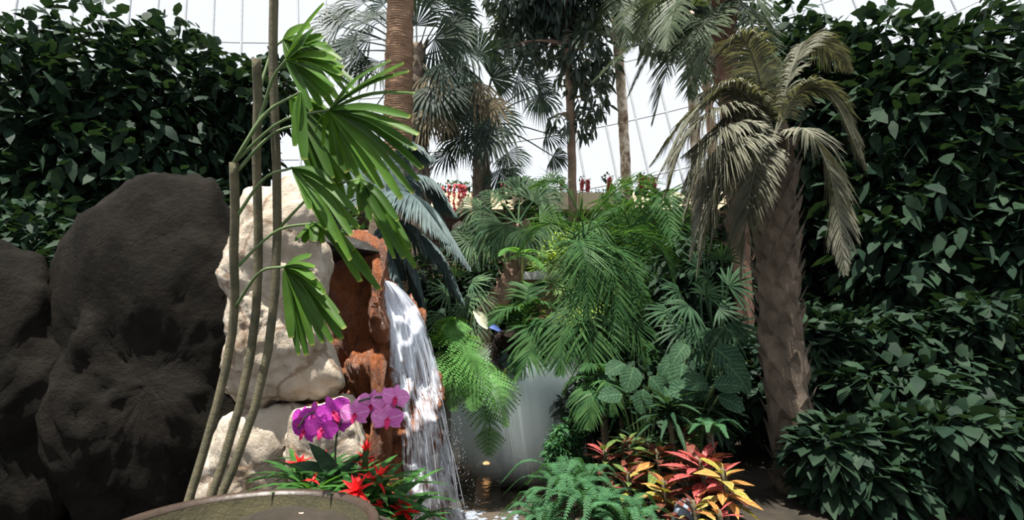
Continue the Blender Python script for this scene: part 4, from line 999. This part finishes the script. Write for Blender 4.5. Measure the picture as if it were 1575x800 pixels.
broad_plant(985, 3.7, 'round-leaved plant with one pale leaf over the dark pool bank', [(955, 607, 3.2, -.9, .05, .15), (975, 565, 3.5, -.3, -.6, .18), (1000, 580, 3.4, .5, -.6, .17), (960, 560, 3.6, -.7, -.2, .16), (1015, 560, 3.5, .4, -.8, .16), (940, 575, 3.7, -.6, -.7, .15), (990, 600, 3.3, -.2, -.8, .15), (1025, 590, 3.3, .3, -.8, .15)])

strap = [leaf_mesh('strap_leaf', 'strap', 1, .08, (.7, 1, 1, .95, .8, .5, .03), .3, .3), leaf_mesh('strap_leaf', 'strap', 1, .07, (.7, 1, 1, .95, .8, .5, .03), .55, .3)]
def star(px, py, D, label, n, L, name='dracaena', meshes=strap, cat='plant'):
    top = at(px, py, D); b = V((top.x, top.y, gz(top.x, top.y)))
    T = thing(name, b, label, cat)
    m = MB(); tube(m, spline([b, (b + top) / 2 + V((.02, .01, 0)), top], 6), .016, 7); m.build('stem', 'cane', T)
    for k in range(n):
        a = k * 2.399; u = k / n; d = V((math.cos(a), math.sin(a), -.2 + 1.2 * u)).normalized()
        inst('leaf', random.choice(meshes), T, top + V((0, 0, .08 * u)), d, V((0, 0, 1)) + rvec(.1), L * rnd(.8, 1.1))
    return T
star(1030, 645, 3.0, 'spiky green star plant above the maroon croton', 34, .26)
star(1085, 640, 3.1, 'spiky green star plant below the round leaves at the right edge', 28, .24)
star(985, 700, 3.4, 'spiky green star plant half hidden among the crotons', 24, .22)
star(1045, 690, 3.1, 'low spiky plant left of the large red croton', 24, .20)
star(955, 640, 3.7, 'spiky dark plant on the bank above the green croton', 26, .24)
# dark drooping frond at the right shore
r0 = at(925, 600, 3.8); b = ground(930, 3.8)
SH = thing('shore_palm', b, 'small dark palm drooping over the right shore of the pool', 'palm')
m = MB(); tube(m, spline([b, (b + r0) / 2 + V((.02, 0, 0)), r0], 6), .03, 8); m.build('stem', 'bark_dark', SH)
for f in [[r0, (910, 590, 3.7), (895, 610, 3.6), (890, 650, 3.55)], [r0, (915, 600, 3.6), (908, 625, 3.5), (905, 660, 3.45)], [r0, (900, 580, 3.8), (880, 585, 3.8), (868, 605, 3.8)], [r0, (930, 585, 3.6), (940, 600, 3.5), (940, 640, 3.45)], [r0, (925, 570, 3.8), (915, 560, 3.7), (895, 570, 3.6)]]:
    m = MB(); frond(m, [at(*p) if not isinstance(p, Vector) else p for p in f], 28, .15, .008, droop=.4, rr=.007); m.build('frond', 'areca', SH)

# ------------------------------------------------------------------ near left: bowl, bromeliads, orchid, lady palm
bc = at(452, 757, 1.5); BR = .31; bc = V((bc.x + .0, bc.y - BR, bc.z))
BW = thing('bronze_bowl', bc + V((0, 0, -.22)), 'large dark bronze bowl with a mossy inside, cut by the bottom edge', 'bowl')
def lathe(mb, c, prof, n=64):
    vs = []; fs = []
    for (r, z) in prof:
        for k in range(n):
            a = k / n * math.tau; vs.append(c + V((math.cos(a) * r, math.sin(a) * r, z)))
    for i in range(len(prof) - 1):
        for k in range(n):
            k2 = (k + 1) % n; fs.append((i * n + k, i * n + k2, (i + 1) * n + k2, (i + 1) * n + k))
    mb.add(vs, fs)
m = MB(); lathe(m, bc, [(.02, -.22), (.14, -.22), (.2, -.19), (.27, -.11), (.302, -.03), (.302, -.012), (.318, -.008), (.322, 0), (.316, .008), (.30, .006), (.295, -.004)]); m.build('shell', 'bronze', BW)
m = MB(); lathe(m, bc, [(.2955, -.004), (.288, -.03), (.25, -.10), (.18, -.15), (.05, -.165), (.001, -.166)]); m.build('inside', 'moss', BW)
pb = at(461, 797, 1.38)
m = MB(); bm = bmesh.new(); bmesh.ops.create_icosphere(bm, subdivisions=3, radius=1); m.add([pb + V((v.co.x * .017, v.co.y * .02, v.co.z * .014 + .002 * noise.noise(v.co * 2))) for v in bm.verts], [tuple(v.index for v in f.verts) for f in bm.faces]); bm.free()
tag(m.build('pebble', 'pebble', base=pb), 'small pink pebble inside the bronze bowl', 'pebble')

brom = [leaf_mesh('bromeliad_leaf', 'brom', 1, .075, (.8, .95, 1, .95, .85, .6, .04), .35, .35), leaf_mesh('bromeliad_leaf', 'brom', 1, .065, (.8, .95, 1, .95, .85, .6, .04), .6, .35)]
bract = [leaf_mesh('red_bract', 'bract', 1, .15, (.6, 1, 1, .85, .6, .35, .03), .1, .4), leaf_mesh('red_bract', 'bract', 1, .13, (.6, 1, 1, .85, .6, .35, .03), .3, .4)]
def bromeliad(px, py, D, label, nl, L, nb, bl, tilt=V((0, -.25, 1)), spike=0.0, drop=.09):
    c = at(px, py, D); b = c + V((0, 0, -drop))
    T = thing('bromeliad', b, label, 'bromeliad')
    tilt = tilt.normalized()
    m = MB(); tube(m, spline([b + V((0, 0, -.03)), (b + c) / 2, c + tilt * spike], 6), .011, 8); m.build('stem', 'brom', T)
    for k in range(nl):
        a = k * 2.399; u = k / nl; d = (V((math.cos(a), math.sin(a), .15 + 1.0 * u))).normalized()
        inst('leaf', random.choice(brom), T, b + V((0, 0, .03)) + d * .01, d, V((0, 0, 1)), L * rnd(.8, 1.1))
    x = tilt.cross(V((0, 1, .2))).normalized(); y = tilt.cross(x)
    for k in range(nb):
        a = k * 2.399; u = k / max(1, nb)
        d = ((x * math.cos(a) + y * math.sin(a)) * (1.15 - .9 * u) + tilt * (.12 + u * 1.1)).normalized()
        inst('bract', random.choice(bract), T, c + tilt * (spike * u), d, tilt, bl * rnd(.85, 1.1) * (1 - .3 * u))
    return T
bromeliad(549, 757, 1.62, 'open red star-shaped bromeliad right behind the bronze bowl', 16, .19, 16, .075, V((-.15, -.6, 1)))
bromeliad(561, 728, 1.8, 'taller red bromeliad spike in front of the smaller pale boulder', 16, .22, 26, .06, V((.05, -.15, 1)), .085, .1)
bromeliad(622, 788, 1.66, 'red bromeliad lowest at the right end of the flower bed', 16, .18, 16, .065, V((.45, -.5, 1)))
bromeliad(578, 742, 1.72, 'bromeliad with a few narrow red bracts between the red star and the spike', 14, .2, 9, .07, V((.5, -.2, 1)), .03)
bromeliad(583, 778, 1.62, 'small red bromeliad low between the star and the bed end', 16, .17, 7, .035, V((.1, -.3, 1)))
bromeliad(515, 740, 1.75, 'plain green bromeliad left of the red star', 18, .22, 0, .05)
bromeliad(482, 740, 1.7, 'dark green bromeliad left above the bowl rim', 18, .2, 5, .04, drop=.07)
bromeliad(600, 760, 1.8, 'long-leaved green bromeliad at the right end of the bed', 18, .24, 4, .04)
bromeliad(535, 728, 1.9, 'leafy green bromeliad under the orchid stem', 20, .2, 0, .05)
bromeliad(500, 705, 1.95, 'upright green bromeliad behind the orchid leaves', 20, .17, 3, .04)
bromeliad(460, 715, 1.85, 'green bromeliad with maroon bracts at the left edge', 16, .18, 8, .06, V((.2, -.2, 1)))

# orchid
b = at(517, 735, 1.8)
OR = thing('moth_orchid', b, 'moth orchid with an arching row of pink and purple blooms', 'orchid')
m = MB(); tube(m, spline([b, at(516, 690, 1.79), at(522, 655, 1.77), at(545, 622, 1.76), at(575, 612, 1.75), at(603, 612, 1.74), at(612, 628, 1.74)], 30), .0035, 7); m.build('stem', 'dstem', OR)
m = MB(); tube(m, spline([at(519, 672, 1.78), at(512, 640, 1.78), at(495, 632, 1.77), at(472, 640, 1.76), at(458, 660, 1.76)], 22), .003, 7); m.build('stem', 'dstem', OR)
for (dx, dz, L) in [(-.8, .5, .16), (.6, .7, .14), (-.5, .9, .15), (.9, .3, .14), (-.9, .1, .15)]:
    inst('leaf', big[0] if False else strap[0], OR, b, V((dx, -.2, dz)), V((0, -.6, 1)), L, sx=L * 2.3)
petal = {k: leaf_mesh('petal', k, 1, .52, (.22, .75, 1, 1.02, .92, .66, .16), .08, .10) for k in ('pink', 'purple')}
sepal = {k: leaf_mesh('sepal', k, 1, .30, (.35, .8, 1, .96, .8, .5, .06), .05, .15) for k in ('pink', 'purple')}
lipm = leaf_mesh('lip', 'lip', 1, .34, (.4, 1, .8, .6, .8, .5, .06), .4, -.35)
def bloom(px, py, s, kind, D, yaw=0.0, pitch=0.0, roll=0.0):
    c = at(px, py, D); r = s / FPX * D * .58
    f = V((math.sin(yaw), -math.cos(yaw), pitch)).normalized(); u0 = V((0, 0, 1)); x = f.cross(u0).normalized() * -1; u = x.cross(f) * -1
    if u.z < 0: u = -u
    u, x = (u * math.cos(roll) + x * math.sin(roll)), (x * math.cos(roll) - u * math.sin(roll))
    m = MB(); tube(m, [c + f * -.012, c + f * .002, c + f * .010], [.003, .0055, .003], 8)
    B = m.build('bloom', 'lip', OR)
    for ang, me, sc in [(90, sepal, 1.0), (212, sepal, 1.0), (328, sepal, 1.0)]:
        d = x * math.cos(R(ang)) + u * math.sin(R(ang)); inst('sepal', me[kind], B, c - f * .003, d + f * .08, f, r * sc)
    for ang in (14, 166):
        d = x * math.cos(R(ang)) + u * math.sin(R(ang)); inst('petal', petal[kind], B, c + f * .001, d + f * .12, f, r * 1.05)
    inst('lip', lipm, B, c + f * .004, -u * .8 + f * .7, f + u * .4, r * .62)
for px, py, s, kind, D, yw, pt, rl in [(468, 662, 40, 'purple', 1.77, -.4, -.2, .3), (485, 642, 42, 'purple', 1.78, -.2, .1, -.2), (494, 660, 42, 'purple', 1.74, .3, -.15, .2), (513, 634, 46, 'purple', 1.77, .5, .2, -.4), (464, 644, 34, 'purple', 1.79, -.5, .2, .1), (520, 646, 36, 'purple', 1.80, .2, .1, .5),
                                   (546, 637, 40, 'pink', 1.74, -.1, .1, 0), (571, 624, 44, 'pink', 1.76, -.35, .1, .15), (594, 617, 38, 'pink', 1.75, .1, .3, -.2), (608, 612, 36, 'pink', 1.74, .4, .1, .2), (596, 644, 42, 'pink', 1.72, .1, -.05, 0)]:
    bloom(px, py, s, kind, D, yw, pt, rl)

# lady palm in the near left; each leaflet is a piece of its leaf
LPb = V((-1.25, 1.7, gz(-1.25, 1.7)))
LP = thing('lady_palm', LPb, 'glossy bright green lady palm reaching in from the near left', 'palm')
canes = []
for (px, top) in [(395, 90), (360, 250), (420, -60)]:
    C = spline([LPb + V((rnd(-.06, .06), 0, 0)), at(px - 20, 600, 1.7), at(px, top + 120, 1.65), at(px, top, 1.6)], 20); canes += C
    m = MB(); tube(m, C, .014, 9); m.build('cane', 'cane', LP)
leafs = [
 ((507, 169, 1.45), 14.6, [(548, 142, 1.5), (601, 94, 1.38), (629, 111, 1.36), (631, 181, 1.34), (640, 231, 1.34), (643, 279, 1.36), (635, 298, 1.36), (618, 306, 1.36), (588, 291, 1.4), (562, 268, 1.42), (535, 262, 1.46), (512, 240, 1.5), (486, 205, 1.5)]),
 ((440, 92, 1.5), 13.8, [(499, 6, 1.45), (482, 46, 1.42), (502, 68, 1.42), (516, 92, 1.4), (526, 116, 1.4), (512, 134, 1.36), (500, 150, 1.45), (480, 170, 1.42)]),
 ((436, 60, 1.7), 14.6, [(478, 40, 1.7), (510, 78, 1.65), (528, 104, 1.62), (545, 140, 1.62), (520, 152, 1.62), (495, 165, 1.64), (470, 150, 1.64)]),
 ((462, 142, 1.40), 16.3, [(468, 246, 1.36), (455, 225, 1.38)]),
 ((446, 150, 1.62), 15.5, [(500, 168, 1.6), (530, 200, 1.58), (545, 245, 1.56), (535, 265, 1.56), (512, 275, 1.56), (492, 270, 1.58), (475, 262, 1.58)]),
 ((474, 190, 1.66), 14.6, [(540, 190, 1.6), (572, 240, 1.6), (578, 270, 1.6), (562, 286, 1.58), (545, 296, 1.58), (528, 300, 1.58), (506, 304, 1.58), (486, 290, 1.6)]),
 ((450, 258, 1.5), 12.9, [(512, 282, 1.45), (551, 330, 1.42), (541, 362, 1.42), (540, 400, 1.4), (520, 372, 1.42), (500, 352, 1.45), (478, 322, 1.45)]),
 ((553, 276, 1.55), 12.0, [(538, 306, 1.5), (572, 340, 1.5), (584, 352, 1.5), (606, 398, 1.46), (622, 398, 1.46), (640, 412, 1.46), (632, 384, 1.48), (612, 340, 1.5)]),
 ((487, 343, 1.6), 13.8, [(455, 372, 1.55), (483, 372, 1.55), (512, 372, 1.56), (554, 434, 1.5), (583, 446, 1.5), (545, 385, 1.55), (470, 350, 1.6)]),
 ((438, 410, 1.45), 13.8, [(478, 394, 1.38), (483, 430, 1.36), (500, 452, 1.38), (530, 506, 1.36), (512, 526, 1.36), (498, 527, 1.38), (480, 532, 1.38), (461, 546, 1.4), (448, 520, 1.4)]),
]
for (hx, hy, hd), wpx, tips in leafs:
    h = at(hx, hy, hd)
    start = min(canes, key=lambda q: (q - (h + V((-.25, .05, -.15)))).length)
    m = MB(); tube(m, spline([start, (start + h) / 2 + V((0, 0, .05)), h], 10), [.006, .006, .005, .005, .005, .0045, .0045, .004, .004, .004], 6)
    leaf = m.build('leaf', 'stem', LP)
    full = []
    for a, b in zip(tips, tips[1:]):
        full.append(a)
        a1 = math.atan2(a[1] - hy, a[0] - hx); a2 = math.atan2(b[1] - hy, b[0] - hx)
        if R(9) < abs(a2 - a1) < R(55): full.append(((a[0] + b[0]) / 2 + (a[0] + b[0] - 2 * hx) * .03, (a[1] + b[1]) / 2 + (a[1] + b[1] - 2 * hy) * .03, (a[2] + b[2]) / 2 + .02))
    full.append(tips[-1])
    for (tx, ty, td) in full:
        t = at(tx, ty, td); L = (t - h).length
        mid = (h + t) / 2 + V((0, 0, .055 * L)) + rvec(.006)
        C = spline([h, mid, t], 9); hw = wpx / FPX * hd * .5
        m = MB(); ribbon(m, C, [hw * q for q in (.2, .6, .88, 1, 1, 1, .95, .84, .55)], V((rnd(-.9, .9), -1.0, rnd(.1, 1.6))), rnd(.25, .55))
        m.build('leaflet', 'lady', leaf)

# ------------------------------------------------------------------ mist over the pool
def mist(name, c, rad, dens, label, seed):
    bm = bmesh.new(); bmesh.ops.create_icosphere(bm, subdivisions=3, radius=1)
    me = bpy.data.meshes.new(name); bm.to_mesh(me); bm.free()
    o = bpy.data.objects.new(name, me); COL.objects.link(o); o.location = c; o.scale = rad
    mm, nt, out = new_mat('mist_volume')
    tc = N(nt, 'ShaderNodeTexCoord')
    ln = N(nt, 'ShaderNodeVectorMath', operation='LENGTH'); nt.links.new(tc.outputs['Object'], ln.inputs[0])
    mr = N(nt, 'ShaderNodeMapRange', interpolation_type='SMOOTHSTEP'); nt.links.new(ln.outputs['Value'], mr.inputs[0]); mr.inputs[1].default_value = .35; mr.inputs[2].default_value = 1.0; mr.inputs[3].default_value = dens; mr.inputs[4].default_value = 0
    nz = N(nt, 'ShaderNodeTexNoise'); nz.inputs['Scale'].default_value = 1.6; nz.inputs['Detail'].default_value = 3; nt.links.new(tc.outputs['Object'], nz.inputs['Vector'])
    n2 = N(nt, 'ShaderNodeMapRange'); nt.links.new(nz.outputs[0], n2.inputs[0]); n2.inputs[1].default_value = .3; n2.inputs[2].default_value = .7; n2.inputs[3].default_value = .55; n2.inputs[4].default_value = 1.3
    mu = N(nt, 'ShaderNodeMath', operation='MULTIPLY'); nt.links.new(mr.outputs[0], mu.inputs[0]); nt.links.new(n2.outputs[0], mu.inputs[1])
    vs = N(nt, 'ShaderNodeVolumePrincipled'); vs.inputs['Color'].default_value = (.87, .94, .97, 1); nt.links.new(mu.outputs[0], vs.inputs['Density'])
    nt.links.new(vs.outputs[0], out.inputs['Volume'])
    me.materials.append(mm)
    tag(o, label, 'mist', kind='stuff')
mist('mist', at(800, 632, 4.85), (.95, .70, .70), 9.0, 'pale grey mist drifting over the pool right of the waterfall', 1)
scene.cycles.volume_step_rate = 2.0
scene.cycles.volume_max_steps = 64
scene.cycles.volume_bounces = 6
